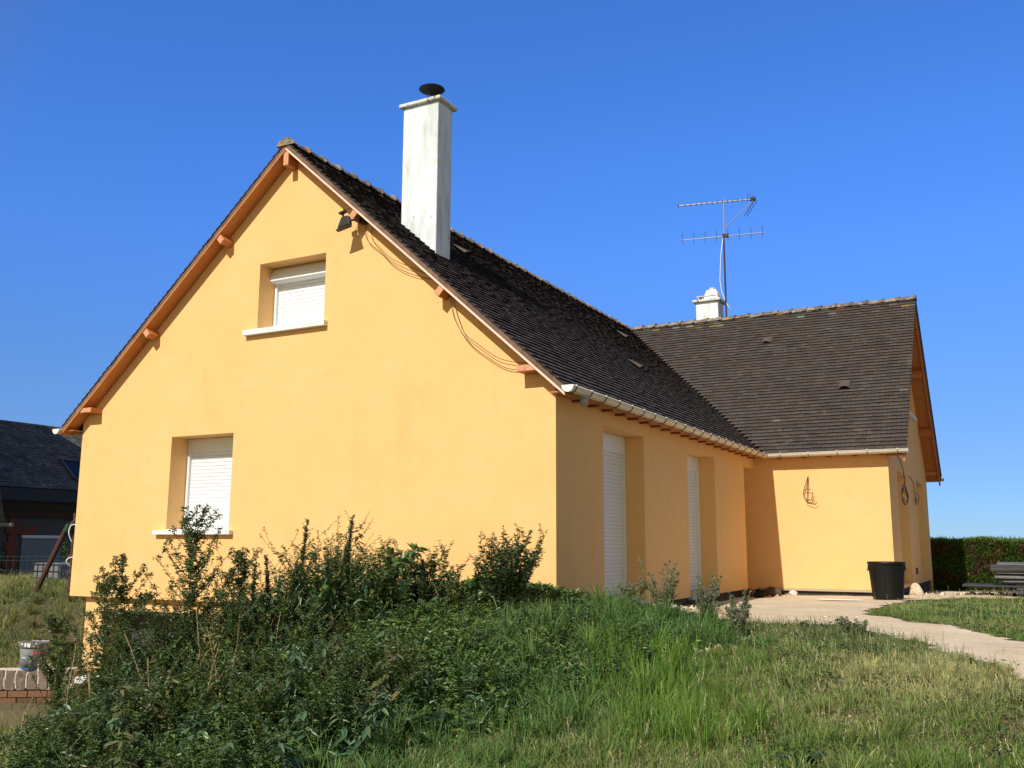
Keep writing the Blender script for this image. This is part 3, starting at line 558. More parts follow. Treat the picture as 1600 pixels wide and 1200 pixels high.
# ================================================================== black tub
tub = empty('black_tub', (2.42, 7.2, -.09), 'large black plastic tub standing on the sand by the wing corner', 'tub')
m = MB(); B = (2.42, 7.2, hz(2.42, 7.2)+.016); n = 40
prof = [(.001, .0), (.245, 0), (.25, .01), (.258, .08), (.285, .36), (.298, .50), (.302, .52), (.302, .54), (.312, .545), (.318, .56), (.318, .585), (.31, .59), (.29, .588), (.285, .57), (.27, .36), (.235, .03), (.001, .025)]
m.lathe(B, [(r_*.91, z_) for r_, z_ in prof], n); m.build('tub_body', BLACKP, tub, smooth=True)
for s_ in (0, math.pi):
    m = MB(); a = s_+.15
    for k in range(3): m.tube([(B[0]+0.275*math.cos(a-.12+.12*k), B[1]+0.275*math.sin(a-.12+.12*k), B[2]+.54), (B[0]+0.283*math.cos(a-.12+.12*k), B[1]+0.283*math.sin(a-.12+.12*k), B[2]+.46)], .008, 5)
    m.tube([(B[0]+0.289*math.cos(a+t), B[1]+0.289*math.sin(a+t), B[2]+.455) for t in (-.2, -.1, 0, .1, .2)], .012, 6); m.build('handle', BLACKP, tub)
for k in range(10):
    m = MB(); a = 2*math.pi*k/10+.3; m.tube([(B[0]+0.232*math.cos(a), B[1]+0.232*math.sin(a), B[2]+.03), (B[0]+0.273*math.cos(a), B[1]+0.273*math.sin(a), B[2]+.5)], .004, 4); m.build('moulded_rib', BLACKP, tub)
sp = MB(); K = 22; sz = hz(1.9, 6.4)+.02; sp.add([(1.75+.34*math.cos(6.283*k/K)*(1+.2*math.sin(k*2.3)), 6.75+.16*math.sin(6.283*k/K)*(1+.3*math.sin(k*3.1)), sz) for k in range(K)]+[(1.75+.30*math.cos(6.283*k/K)*(1+.2*math.sin(k*2.3)), 6.75+.13*math.sin(6.283*k/K)*(1+.3*math.sin(k*3.1)), sz+.006) for k in range(K)], [tuple(range(K, 2*K))]+[(k, (k+1) % K, K+(k+1) % K, K+k) for k in range(K)])
tag(sp.build('plaster_spill', WHITEC), 'thin white plaster spill on the sand left of the black tub', 'plaster')
# ================================================================== boards stack
BO1 = mat('charcoal_board', (.030, .032, .037), .5, noise=[(4, .45, .7, (.05, .053, .06), 5, (1, 6, 6))]); BO2 = mat('weathered_board', (.16, .165, .175), .6, noise=[(5, .45, .65, (.05, .05, .055), 5, (1, 8, 8))]); BO3 = mat('brown_black_board', (.035, .025, .026), .6)
zb = hz(5, 10)+.016; ordn = ['lowest', 'second from the bottom', 'third from the bottom', 'fourth from the bottom', 'fifth from the bottom', 'sixth from the bottom', 'seventh from the bottom', 'eighth from the bottom', 'ninth from the bottom', 'third from the top', 'second from the top', 'topmost']
bd_ = [(3.95, 10.1, .04, BO1, 0), (3.75, 10.0, .05, BO3, .02), (3.85, 10.05, .04, BO1, -.03), (2.98, 10.1, .035, BO3, .0), (3.85, 10.15, .05, BO1, .03), (3.66, 10.1, .03, BO2, -.02), (3.60, 10.1, .03, BO1, .01), (3.52, 10.05, .05, BO2, .0), (3.62, 10.12, .03, BO1, .04), (3.54, 10.05, .045, BO2, -.01), (3.46, 10.0, .1, BO1, .0), (3.57, 10.05, .045, BO2, .015)]
z = zb
for i, (x0, y0, t, mm, rz) in enumerate(bd_):
    x0 += .36
    m = MB(); ln = 3.0; ca, sa = math.cos(rz), math.sin(rz); dd = .9
    m.obox((x0, y0-.05, z), (ca*ln, sa*ln, .0), (-sa*dd, ca*dd, 0), (0, 0, t)); m.obox((x0+.02, y0-.056, z+.006), (ca*(ln-.04), sa*(ln-.04), 0), (0, .006, 0), (0, 0, t*.35))
    tag(m.build('board', mm, bevel=.004), ('dark board %s in the stack in front of the hedge' % ordn[i]) if mm is not BO2 else ('pale weathered board %s in the stack in front of the hedge' % ordn[i]), 'board', 'boards stacked in front of the hedge'); z += t+.0025
# ================================================================== rocks
def rock(c, r, label, seed, mm=STONE, group='stones lying on the building plot', sq=(1, 1, .8), name='stone'):
    bm = bmesh.new(); bmesh.ops.create_icosphere(bm, subdivisions=3, radius=1); rs = random.Random(seed); pl = [Vector((rs.gauss(0, 1), rs.gauss(0, 1), rs.gauss(0, 1))).normalized() for _ in range(9)]
    for v_ in bm.verts:
        d = v_.co.normalized(); k_ = 1.0
        for p2 in pl: k_ = min(k_, .72/max(d.dot(p2), .05))
        v_.co = d*k_*(1+rs.uniform(-.02, .02)); v_.co = Vector((v_.co.x*sq[0]*r, v_.co.y*sq[1]*r, v_.co.z*sq[2]*r))
    me = bpy.data.meshes.new(name); bm.to_mesh(me); bm.free(); o = obj_from(name, me, mm); o.location = (c[0], c[1], hz(c[0], c[1])+r*sq[2]*.55 if len(c) < 3 else c[2])
    return tag(o, label, 'stone', group)
PK = rock((2.66, 9.1), .15, 'pale pointed stone on the sand just right of the black tub', 3, sq=(1.15, .9, 1.1))
for v_ in PK.data.vertices:
    k_ = 1-.62*max(0, (v_.co.z+.05)/.2); v_.co.x = v_.co.x*max(k_, .12)-.02*max(0, v_.co.z/.15); v_.co.y *= max(k_, .12)
RED = mat('orange_stone', (.60, .36, .20), .95, noise=[(10, .5, .6, (.75, .55, .38), 4)], bump=[(25, .5, .01)])
rock((1.33, -1.55, -.22), .085, 'small orange stone lying among the leaves on the mound', 5, RED, sq=(1.1, 1, .9))
WST = mat('white_stone', (.72, .68, .6), .95, noise=[(10, .5, .65, (.5, .42, .33), 4)], bump=[(25, .6, .015)])
rock((1.62, -1.35, -.05), .075, 'white stone in the weeds near the top of the mound', 6, WST); rock((1.76, -1.38, -.06), .08, 'pinkish stone touching the white stone on the mound', 8, RED)
DST = mat('dark_clod', (.10, .065, .045), .95, bump=[(25, .8, .03)])
rock((.38, 8.05), .15, 'dark brown clod of soil in the recess by the shaded wall', 11, DST, sq=(1.2, 1, .8)); rock((.72, 8.2), .09, 'small white stone beside the dark clod near the wing wall', 12, WST); rock((.1, 7.6), .13, 'grey stone at the end of the shaded wall', 13, DST)
rub = MB(); 
def rubble(cx, cy, rx, ry, n, s0, s1):
    for _ in range(n):
        a = random.uniform(0, 6.28); q = math.sqrt(random.random()); x, y = cx+rx*q*math.cos(a), cy+ry*q*math.sin(a); s = random.uniform(s0, s1); zz = hz(x, y)+s*.4
        d = [Vector((random.gauss(0, 1), random.gauss(0, 1), random.gauss(0, 1))).normalized()*s*random.uniform(.7, 1.1) for _ in range(3)]
        o = Vector((x, y, zz)); c_ = random.choice([(1, 1, 1), (1.1, 1.05, 1), (.8, .7, .6), (.6, .5, .42)])
        vs = [o+d[0], o-d[0]*.8, o+d[1], o-d[1], o+d[2]*.8, o-d[2]]; rub.add(vs, [(0, 2, 4), (2, 1, 4), (1, 3, 4), (3, 0, 4), (2, 0, 5), (1, 2, 5), (3, 1, 5), (0, 3, 5)], 0, c_)
rubble(.85, 2.3, .6, .5, 150, .02, .08); rubble(1.0, 1.2, .5, .9, 120, .02, .07); rubble(2.2, 5.5, 1.6, 2.5, 90, .004, .014); rubble(3.8, .2, .5, 1.6, 50, .004, .012); rubble(3.2, -2.6, .5, .4, 30, .008, .02); rubble(1.8, -1.3, .5, .5, 60, .015, .05); rubble(1.9, -.9, .4, .5, 40, .02, .05); rubble(3.3, 10.6, .9, .5, 110, .02, .07); rubble(1.9, -3.2, .8, .6, 20, .01, .03); rubble(.4, 8.1, .5, .25, 30, .02, .05); rubble(0, -2.2, 1, .5, 25, .015, .04); rubble(2.4, 3.0, .2, .5, 25, .01, .03)
tag(rub.build('rubble', mat('rubble', (.62, .54, .42), .95, attr=True, bump=[(30, .5, .01)])), 'scattered pale rubble on the mound and by the sand', 'rubble', kind='stuff')
# ================================================================== VEGETATION
def nz2(x, y, f, s=0): return .5+.25*(np.sin(x*f+s)*np.cos(y*f*1.13-s*2)+np.sin((x+y)*f*.71+s*3)*np.cos((x-y)*f*.57+s))
def jit_col(base, n, v=.25, t=.12):
    s = rng.uniform(1-v, 1+v, (n, 1)); h = rng.normal(0, t, (n, 1)); c = np.array(base)[None]*s
    c[:, :1] *= 1+h; c[:, 2:] *= 1-h*.5
    return np.clip(c, .002, 1)
def unit(a): return a/np.maximum(np.linalg.norm(a, axis=1, keepdims=True), 1e-9)
class Leaves:
    def __init__(s): s.V = []; s.F = []; s.C = []; s.n = 0
    def add(s, P, D, L, Wd, col, fold=.25, droop=.25, big=False):
        """P,D (n,3); L,Wd (n,); col (n,3)"""
        P = np.asarray(P, float); n = len(P)
        if not n: return
        D = unit(np.asarray(D, float)); up = np.tile([0, 0, 1.], (n, 1))+rng.normal(0, .35, (n, 3)); Sd = unit(np.cross(D, up)); N = np.cross(Sd, D)
        L = np.broadcast_to(L, (n,))[:, None]; Wd = np.broadcast_to(Wd, (n,))[:, None]
        if not big:
            vs = np.stack([P, P+D*L*.42+Sd*Wd*.5+N*Wd*fold, P+D*L-N*L*droop, P+D*L*.42-Sd*Wd*.5+N*Wd*fold], 1)
            b = s.n+np.arange(n)*4; f = np.concatenate([np.stack([b, b+1, b+2], 1), np.stack([b, b+2, b+3], 1)]); k = 4
        else:
            m = lambda t: P+D*L*t-N*L*droop*t*t
            wv = rng.normal(0, .12, (n, 1))
            e = lambda t, w, sg: m(t)+Sd*Wd*(w*sg*(1+wv*(1 if t < .5 else -1)))+N*Wd*fold
            vs = np.stack([m(0), e(.22, .42, 1), e(.55, .5, 1), e(.82, .28, 1), m(1), e(.82, .28, -1), e(.55, .5, -1), e(.22, .42, -1), m(.22), m(.55), m(.82)], 1)
            b = s.n+np.arange(n)*11; T = [(0, 1, 8), (0, 8, 7), (1, 2, 9), (1, 9, 8), (8, 9, 6), (8, 6, 7), (2, 3, 10), (2, 10, 9), (9, 10, 5), (9, 5, 6), (3, 4, 10), (10, 4, 5)]
            f = np.concatenate([np.stack([b+i, b+j, b+q], 1) for i, j, q in T]); k = 11
        s.V.append(vs.reshape(-1, 3)); s.F.append(f); s.n += n*k
        s.C.append(np.repeat(col, k, axis=0))
    def blades(s, P, H, Wd, lean, col, tipc=1.25, seg=3):
        """grass blades: P (n,3) base, H,Wd (n,), lean (n,3) horizontal vectors (fraction of height)"""
        n = len(P)
        if not n: return
        a = rng.uniform(0, 2*np.pi, n); Sd = np.stack([np.cos(a), np.sin(a), np.zeros(n)], 1); H = np.broadcast_to(H, (n,))[:, None]; Wd = np.broadcast_to(Wd, (n,))[:, None]
        rows = []
        for t, w in ((0, 1), (.45, .8), (.8, .45)):
            c = P+np.array([0, 0, 1.])*H*(t-.25*t*t*np.linalg.norm(lean, axis=1, keepdims=True))+lean*H*t*t; rows += [c+Sd*Wd*w*.5, c-Sd*Wd*w*.5]
        rows.append(P+np.array([0, 0, 1.])*H*(1-.3*np.linalg.norm(lean, axis=1, keepdims=True))+lean*H)
        vs = np.stack(rows, 1); b = s.n+np.arange(n)*7
        s.F.append(np.concatenate([np.stack([b+i, b+j, b+q], 1) for i, j, q in ((0, 1, 3), (0, 3, 2), (2, 3, 5), (2, 5, 4), (4, 5, 6))]))
        s.V.append(vs.reshape(-1, 3)); s.n += n*7; cc = np.repeat(col[:, None], 7, 1); cc[:, 4:] *= tipc; s.C.append(cc.reshape(-1, 3))
    def build(s, name, m, parent=None):
        return np_mesh(name, np.concatenate(s.V), [np.concatenate(s.F)], np.concatenate(s.C), m, parent)
G1, G2, G3, G4, G5 = (.088, .158, .042), (.090, .165, .080), (.13, .20, .06), (.27, .31, .18), (.12, .20, .04)
def stemcurve(p, d, L, n=6, up=.25, wob=.06):
    pts = [Vector(p)]; d = Vector(d).normalized()
    for i in range(n):
        d = (d+Vector((random.gauss(0, wob), random.gauss(0, wob), up/n+random.gauss(0, wob*.4)))).normalized(); pts.append(pts[-1]+d*(L/n))
    return pts
def along(pts, ts):
    out = []; n = len(pts)-1
    for t in ts:
        x = min(max(t, 0), .9999)*n; i = int(x); out.append(pts[i].lerp(pts[i+1], x-i))
    return out
def leafy_stem(lv, pts, n, t0, t1, L, Wd, col, spread=1.0, upb=.35, big=False, droop=.25, taper=.5):
    ts = np.sort(rng.uniform(t0, t1, n)); P = np.array([tuple(q) for q in along(pts, ts)]); ax = np.array(tuple((pts[-1]-pts[0]).normalized()))
    a = rng.uniform(0, 2*np.pi, n); h = np.stack([np.cos(a), np.sin(a), np.zeros(n)], 1); D = h*spread+ax[None]*upb+rng.normal(0, .15, (n, 3))
    k = (1-taper*(ts-t0)/max(t1-t0, 1e-6))*rng.uniform(.6, 1.15, n)
    lv.add(P, D, L*k, Wd*k, jit_col(col, n), big=big, droop=droop)
def cluster(lv, c, n, r, L, col):
    d = unit(rng.normal(0, 1, (n, 3))+[0, 0, .4]); lv.add(np.array(tuple(c))[None]+d*r*rng.uniform(0, 1, (n, 1)), d, L*rng.uniform(.6, 1.2, n), L*.55, jit_col(col, n, .3))
def grow(kind, x, y, H, z=None, lean=(0, 0), sc=1.0):
    lv = Leaves(); st = MB(); z = hz(x, y)-.02 if z is None else z; base = Vector((x, y, z))
    if kind == 'branchy':
        main = stemcurve(base, (lean[0], lean[1], 1), H, 9, .1, .035); st.tube(main, [.009*(1-.8*i/9)+.001 for i in range(10)], 5, c=(.05, .075, .025))
        leafy_stem(lv, main, int(110*H), .02, .9, .11*sc, .032*sc, G1, .9, .3)
        nb = int(40*H)
        for i in range(nb):
            t = random.uniform(.12, .97); p = along(main, [t])[0]; a = random.uniform(0, 6.283); L = H*(.10+.42*(1-t))*random.uniform(.6, 1.15)
            br = stemcurve(p, (math.cos(a)*.85, math.sin(a)*.85, .75), L, 5, .55, .09); st.tube(br, [.004, .0035, .003, .0025, .002, .0015], 4, c=(.05, .08, .028))
            leafy_stem(lv, br, int(12+55*L), .05, .98, .062*sc, .021*sc, G1, .8, .5); cluster(lv, br[-1], 20, .024*sc, .03*sc, (.095, .135, .05))
            for q in along(br, (.55, .78)):
                a2 = random.uniform(0, 6.283); tw = stemcurve(q, (math.cos(a2), math.sin(a2), .9), L*.28, 3, .4, .08); st.tube(tw, .0016, 3, c=(.05, .08, .028)); cluster(lv, tw[-1], 10, .016*sc, .022*sc, (.095, .135, .05))
        cluster(lv, main[-1], 26, .035, .03, (.095, .135, .05))
    elif kind == 'spike':
        for j in range(random.choice((2, 3))):
            h = H*(1 if j == 0 else random.uniform(.6, .88)); main = stemcurve(base+Vector((random.gauss(0, .03), random.gauss(0, .03), 0)), (lean[0]+random.gauss(0, .05)*(j > 0), lean[1], 1), h, 9, .1, .03)
            st.tube(main, [.008*(1-.75*i/9)+.001 for i in range(10)], 5, c=(.06, .085, .04))
            leafy_stem(lv, main, int(46*h), .05, .66, .16*sc, .034*sc, G2, .55, -.55, big=True, droop=.35, taper=.45)
            leafy_stem(lv, main, int(300*h), .5, 1.0, .05*sc, .02*sc, (.11, .16, .085), .8, .7, taper=.35)
            for i in range(10):
                t = random.uniform(.5, .95); a = random.uniform(0, 6.283); br = stemcurve(along(main, [t])[0], (math.cos(a)*.4, math.sin(a)*.4, 1), h*.14*(1.3-t), 3, .3, .06); st.tube(br, .002, 3, c=(.06, .085, .04))
                leafy_stem(lv, br, 22, .1, 1, .028, .012, (.11, .16, .085), .8, .6)
    elif kind == 'arching':
        for j in range(5):
            a = random.uniform(0, 6.283) if j else lean[2]; L = H*(1.15 if j == 0 else random.uniform(.6, 1.0))
            main = stemcurve(base, (.25*math.cos(a), .25*math.sin(a), 1), L, 9, -.2, .05)
            if j == 0: main = [base+Vector((math.cos(a)*t*t*.42*H, math.sin(a)*t*t*.42*H, H*(t*1.12-.22*t**3))) for t in [i/9 for i in range(10)]]
            st.tube(main, [.006*(1-.7*i/9)+.001 for i in range(10)], 4, c=(.07, .08, .03)); leafy_stem(lv, main, int(42*L), .1, 1, .075*sc, .038*sc, G1, 1, .35, big=True, taper=.35)
    elif kind == 'broadleaf':
        for j in range(4):
            main = stemcurve(base, (random.gauss(0, .12), random.gauss(0, .12), 1), H*random.uniform(.75, 1), 8, .1, .04); st.tube(main, [.007*(1-.7*i/8)+.001 for i in range(9)], 5, c=(.05, .08, .03))
            leafy_stem(lv, main, int(44*H), .1, .97, .13*sc, .045*sc, G2, .7, .6, big=True, droop=.2, taper=.45); cluster(lv, main[-1], 12, .02, .10, G1)
    elif kind == 'shrub':
        for j in range(34):
            a = 6.283*j/22+random.gauss(0, .2); q = random.uniform(.05, .55); main = stemcurve(base+Vector((math.cos(a), math.sin(a), 0))*.04, (q*math.cos(a), q*math.sin(a), 1), H*random.uniform(.55, 1.0)*(1.03-.25*q), 8, .05, .06)
            st.tube(main, [.006*(1-.75*i/8)+.001 for i in range(9)], 4, c=(.05, .06, .028)); leafy_stem(lv, main, int(100*H), .05, 1, .064*sc, .023*sc, (.075, .125, .045), .8, .5, taper=.3)
            for i in range(5):
                t = random.uniform(.35, .95); b2 = random.uniform(0, 6.283); br = stemcurve(along(main, [t])[0], (math.cos(b2)*.8, math.sin(b2)*.8, .8), H*.24, 4, .35, .08); st.tube(br, .002, 3, c=(.05, .06, .028)); leafy_stem(lv, br, 17, .1, 1, .056*sc, .021*sc, (.075, .125, .045), .8, .4)
    elif kind == 'wispy':
        for j in range(13):
            a = random.uniform(0, 6.283); main = stemcurve(base, (.35*math.cos(a), .35*math.sin(a), 1), H*random.uniform(.6, 1) if j else H, 8, .1, .06); st.tube(main, [.004*(1-.7*i/8)+.001 for i in range(9)], 4, c=(.16, .19, .10))
            leafy_stem(lv, main, int(30*H), .1, .8, .05, .013, G4, .7, .4)
            for i in range(11):
                t = random.uniform(.3, .98); b2 = random.uniform(0, 6.283); br = stemcurve(along(main, [t])[0], (math.cos(b2)*.8, math.sin(b2)*.8, .7), H*.24*(1.25-t), 4, .3, .1); st.tube(br, .0015, 3, c=(.16, .19, .10))
                leafy_stem(lv, br, 20, .2, 1, .02, .011, (.32, .34, .21), .9, .3); leafy_stem(lv, br, 3, 0, .6, .04, .012, G4, .8, .2)
    elif kind == 'dock':
        n = 16; a = rng.uniform(0, 6.283, n); lp = rng.uniform(.35, 1.1, n); D = np.stack([np.cos(a), np.sin(a), lp], 1); lv.add(np.tile([x, y, z+.02], (n, 1))+rng.normal(0, .012, (n, 3)), D, H*rng.uniform(.6, 1.1, n), H*.30*rng.uniform(.8, 1.2, n), jit_col((.045, .095, .045), n, .2), big=True, droop=.35, fold=.12)
        st.tube([base, base+Vector((0, 0, H*.35))], .008, 5, c=(.09, .10, .05))
    return lv, st
def plant(kind, name, x, y, H, label, cat, group=None, **k):
    lv, st = grow(kind, x, y, H, **k)
    e = empty(name, (x, y, hz(x, y)), label, cat, group); lv.build('foliage', LEAF, e); st.build('stem', STEMM, e, smooth=True); return e
GW = 'tall weeds in front of the yellow gable'
def topz(x, y, ztop): return ztop-hz(x, y)
plant('branchy', 'tall_weed', -2.52, -2.74, topz(-2.52, -2.74, 1.09), 'tallest widely branching weed, rising in front of the lower window', 'weed', GW)
plant('branchy', 'tall_weed', -3.35, -3.0, topz(-3.35, -3.0, .37), 'branching weed standing alone in front of the basement door', 'weed', GW, lean=(-.05, 0))
plant('branchy', 'tall_weed', -3.75, -3.1, topz(-3.75, -3.1, .02), 'smaller branching weed at the left corner of the basement wall', 'weed', GW)
plant('branchy', 'tall_weed', -2.72, -3.15, topz(-2.7, -3.1, .62), 'branching weed just left of and below the tallest weed', 'weed', GW, lean=(-.12, 0))
plant('branchy', 'tall_weed', -2.15, -2.5, topz(-2.15, -2.5, .68), 'branching weed just right of the tallest weed', 'weed', GW)
plant('spike', 'spiky_weed', -2.0, -2.45, topz(-2.0, -2.4, .60), 'bluish weed with paired narrow seed spikes, leftmost of the spiky weeds', 'weed', GW)
plant('spike', 'spiky_weed', -1.83, -2.29, topz(-1.83, -2.29, .66), 'bluish spiky weed, second from the left of the spiky weeds', 'weed', GW)
plant('spike', 'spiky_weed', -1.57, -2.21, topz(-1.57, -2.21, 1.0), 'very tall narrow seed spike with hanging bluish leaves, left one of the two highest', 'weed', GW)
plant('spike', 'spiky_weed', -1.31, -2.08, topz(-1.31, -2.08, 1.05), 'very tall narrow seed spike with hanging bluish leaves, right one of the two highest', 'weed', GW)
plant('spike', 'spiky_weed', -1.7, -2.45, topz(-1.7, -2.4, .55), 'short bluish spiky weed between the paired spikes and the tall left spike', 'weed', GW)
plant('spike', 'spiky_weed', -1.2, -2.1, topz(-1.2, -2.1, .78), 'bluish spiky weed leaning just right of the two highest spikes', 'weed', GW)
plant('arching', 'arching_weed', -1.02, -1.9, topz(-1.02, -1.9, .74), 'weed with an arching stem of rounded leaves bowing to the right', 'weed', GW, lean=(0, 0, .5))
plant('broadleaf', 'broadleaf_weed', -.80, -1.77, topz(-.80, -1.77, .80), 'weed with a tuft of broad pointed leaves on top, right of the arching stem', 'weed', GW)
plant('spike', 'spiky_weed', -.60, -1.66, topz(-.6, -1.66, .62), 'rightmost spiky weed at the right end of the thicket', 'weed', GW)
plant('broadleaf', 'broadleaf_weed', -1.3, -2.35, topz(-1.3, -2.35, .45), 'low broadleaf weed in the thicket below the two highest spikes', 'weed', GW)
plant('shrub', 'leafy_shrub', .19, -1.5, topz(.2, -1.5, .98), 'dark green leafy bush on top of the mound near the house corner', 'shrub')
plant('broadleaf', 'broadleaf_weed', -.12, -1.5, .34, 'low leafy weed at the left foot of the mound bush', 'weed', GW, sc=.6)
GP = 'pale seeding weeds by the shaded wall'
plant('wispy', 'pale_weed', 1.39, -.55, topz(1.39, -.55, .70), 'tallest pale seeding weed in front of the shaded wall', 'weed', GP)
plant('wispy', 'pale_weed', 1.72, -.35, topz(1.72, -.35, .52), 'pale seeding weed in front of the farther full-height shutter', 'weed', GP)
plant('wispy', 'pale_weed', 2.02, -.3, .42, 'low pale seeding weed at the edge of the sand', 'weed', GP)
plant('wispy', 'pale_weed', 1.05, -.5, .36, 'leftmost and lowest of the pale seeding weeds', 'weed', GP)
plant('wispy', 'pale_weed', 2.15, -.75, .34, 'rightmost pale seeding weed leaning over the sand', 'weed', GP)
GD_ = 'broad-leaved docks in the foreground weeds'
plant('dock', 'dock_plant', 3.28, -3.75, .15, 'dock with large dull green leaves in the grass at the right foreground', 'dock plant', GD_)
plant('dock', 'dock_plant', .18, -3.9, .44, 'big bluish dock in the middle of the foreground weeds', 'dock plant', GD_)
plant('dock', 'dock_plant', .66, -3.75, .40, 'dock with upright leaves just right of the big bluish dock', 'dock plant', GD_)
plant('dock', 'dock_plant', -.2, -4.05, .40, 'dock just left of the big bluish dock', 'dock plant', GD_)
plant('dock', 'dock_plant', .45, -4.35, .34, 'dock nearest the bottom edge below the big bluish dock', 'dock plant', GD_)
plant('dock', 'dock_plant', -2.6, -4.1, .2, 'small dock at the foot of the thicket on the left', 'dock plant', GD_)
for i, (x, y, h, lb) in enumerate([(2.35, 1.0, .16, 'small bushy weed at the left of the sand edge'), (2.75, 1.1, .2, 'small bushy weed in the middle of the sand edge'), (2.95, .75, .2, 'small dark bushy weed at the right of the sand edge'), (1.6, .3, .25, 'small bushy weed in the rubble below the shaded wall'), (.33, 7.3, .12, 'small round green weed at the foot of the shaded wall')]):
    plant('wispy' if h > .13 else 'shrub', 'small_weed', x, y, h, lb, 'weed', 'small weeds along the sand', sc=.6)
# ---- thicket mass -------------------------------------------------
THK = [(-3.45, -3.8), (-3.2, -3.1), (-2.75, -2.3), (-2.2, -1.7), (-1.2, -1.3), (-.45, -1.15), (-.2, -1.6), (-.5, -2.3), (-.9, -2.9), (-1.0, -3.6), (-1.4, -4.6), (-2.4, -4.4), (-3.1, -4.2)]
def scatter(poly, dens):
    P_ = np.array(poly); a = P_.min(0); b_ = P_.max(0); n = int((b_-a).prod()*dens); x = rng.uniform(a[0], b_[0], n); y = rng.uniform(a[1], b_[1], n); k = inpoly(x, y, poly); return x[k], y[k]
lv = Leaves(); st = MB(); x, y = scatter(THK, 80)
FRT = [(-2.75, -3.95), (-3.1, -3.5), (-3.0, -3.0), (-1.2, -2.6), (-.5, -2.9), (.3, -3.1), (.75, -3.6), (.6, -4.6), (.1, -5.6), (-1.0, -5.6), (-1.9, -4.7)]
x2, y2 = scatter(FRT, 62); x = np.concatenate([x, x2]); y = np.concatenate([y, y2]); front = np.arange(len(x)) >= len(x)-len(x2)
def thick_h(x, y):
    # height of the mass: highest along the back row, falling away to the left and towards the open grass
    t = (y+3.6+.45*(x+2.4)*-1)   # rises towards the back
    return np.clip(.34+.52*np.clip(t+.2, 0, 1.3), .3, 1.15)*np.clip((x+3.75)/1.25, .34, 1)*np.clip((-x+.1)/1.1, .35, 1)*(.82+.36*nz2(x, y, 4.1, 3))*(1.12-.36*np.clip((x+2.0)/1.2, 0, 1))
for xx, yy, fr_ in zip(x, y, front):
    H = (float(thick_h(xx, yy))*random.uniform(.6, 1.02) if not fr_ else random.uniform(.18, .52)*(.6+.8*float(nz2(xx, yy, 2.9, 5)))); b_ = Vector((xx, yy, hz(xx, yy)-.02)); main = stemcurve(b_, (random.gauss(0, .16), random.gauss(0, .16), 1), H, 6, .1, .06)
    q = random.random(); c = G1 if q < .45 else (.10, .165, .035) if q < .75 else G2 if q < .92 else (.15, .16, .06)
    st.tube(main, [.005, .0045, .004, .003, .0025, .002, .0012], 4, c=(.06, .075, .03))
    leafy_stem(lv, main, int((40+95*H)*(1.15 if q < .7 else .55)), .0, 1, .07 if q < .7 else .15, .026 if q < .7 else .045, c, .9, .35 if q < .7 else -.2, taper=.4, big=q > .7)
    for i in range(int(7*H+3)):
        t = random.uniform(.25, .95); a = random.uniform(0, 6.283); br = stemcurve(along(main, [t])[0], (math.cos(a), math.sin(a), .8), H*.30, 4, .4, .08); st.tube(br, .002, 3, c=(.07, .095, .035)); leafy_stem(lv, br, 20, .05, 1, .045, .016, c, .9, .4)
        if q < .5: cluster(lv, br[-1], 7, .014, .02, (.095, .135, .05))
x, y = scatter(THK, 5)
for xx, yy in zip(x, y):
    main = stemcurve((xx, yy, hz(xx, yy)), (random.gauss(0, .25), random.gauss(-.1, .2), 1), random.uniform(.4, .9), 7, -.1, .07); st.tube(main, .003, 4, c=(.36, .27, .14)); leafy_stem(lv, main, 46, .45, 1, .03, .009, (.38, .30, .16), .6, .8); leafy_stem(lv, main, 9, .1, .6, .13, .014, (.32, .25, .12), .7, -.3, big=True, droop=.6)
t_ = tag(lv.build('weed_thicket', LEAF), 'dense dark green mass of weeds growing below the yellow gable', 'weeds', kind='stuff')
tag(st.build('weed_stems', STEMM), 'tangle of thin green stems inside the dense weeds below the gable', 'weeds', kind='stuff')
# ---- low creeping cover on the mound -----------------------------
CRP = [(-2.3, -1.2), (-1.4, -.35), (-.3, -.05), (.15, .2), (.9, .6), (1.7, .3), (2.1, -.6), (2.0, -1.7), (1.8, -2.6), (1.3, -3.4), (.9, -4.2), (-.6, -5.0), (-1.6, -4.8), (-1.3, -3.3), (-1.6, -2.4)]
lv = Leaves(); x, y = scatter(CRP, 3000); keep = rng.uniform(0, 1, len(x)) < (.50+.9*nz2(x, y, 3.2, 1)); x, y = x[keep], y[keep]; n = len(x)
hh = (.02+.30*np.clip(nz2(x, y, 2.1, 4)-.25, 0, 1)+.10*nz2(x, y, 6.3, 2))*np.clip((-y-.6)/1.6, .28, 1)*np.clip((2.2-x)/1.8, .3, 1); zz = HZ(x, y)+hh*rng.uniform(.05, 1, n)**.6
a = rng.uniform(0, 6.283, n); D = np.stack([np.cos(a), np.sin(a), rng.normal(.15, .45, n)], 1)
gsel = nz2(x, y, 2.6, 7)[:, None]; c = jit_col(G1, n, .4)*(1-gsel*.6)+jit_col((.16, .24, .06), n, .4)*gsel*.8; pale = rng.uniform(0, 1, n) < .05; c[pale] = jit_col((.26, .25, .09), pale.sum(), .3)
lv.add(np.stack([x, y, zz], 1), D, rng.uniform(.035, .085, n), rng.uniform(.018, .036, n), c, droop=.2)
# upright leafy shoots through it
x, y = scatter(CRP, 85)
for xx, yy in zip(x, y):
    main = stemcurve((xx, yy, hz(xx, yy)), (random.gauss(0, .3), random.gauss(0, .3), 1), random.uniform(.10, .34)*min(1, max(.3, (-yy-.5)/1.6)), 4, 0, .1); leafy_stem(lv, main, 24, 0, 1, random.choice((.05, .07, .10)), .024, random.choice([G1, G2, G5]), .9, .5)
tag(lv.build('ground_cover', LEAF), 'low dark green creeping weeds covering the mound', 'weeds', kind='stuff')
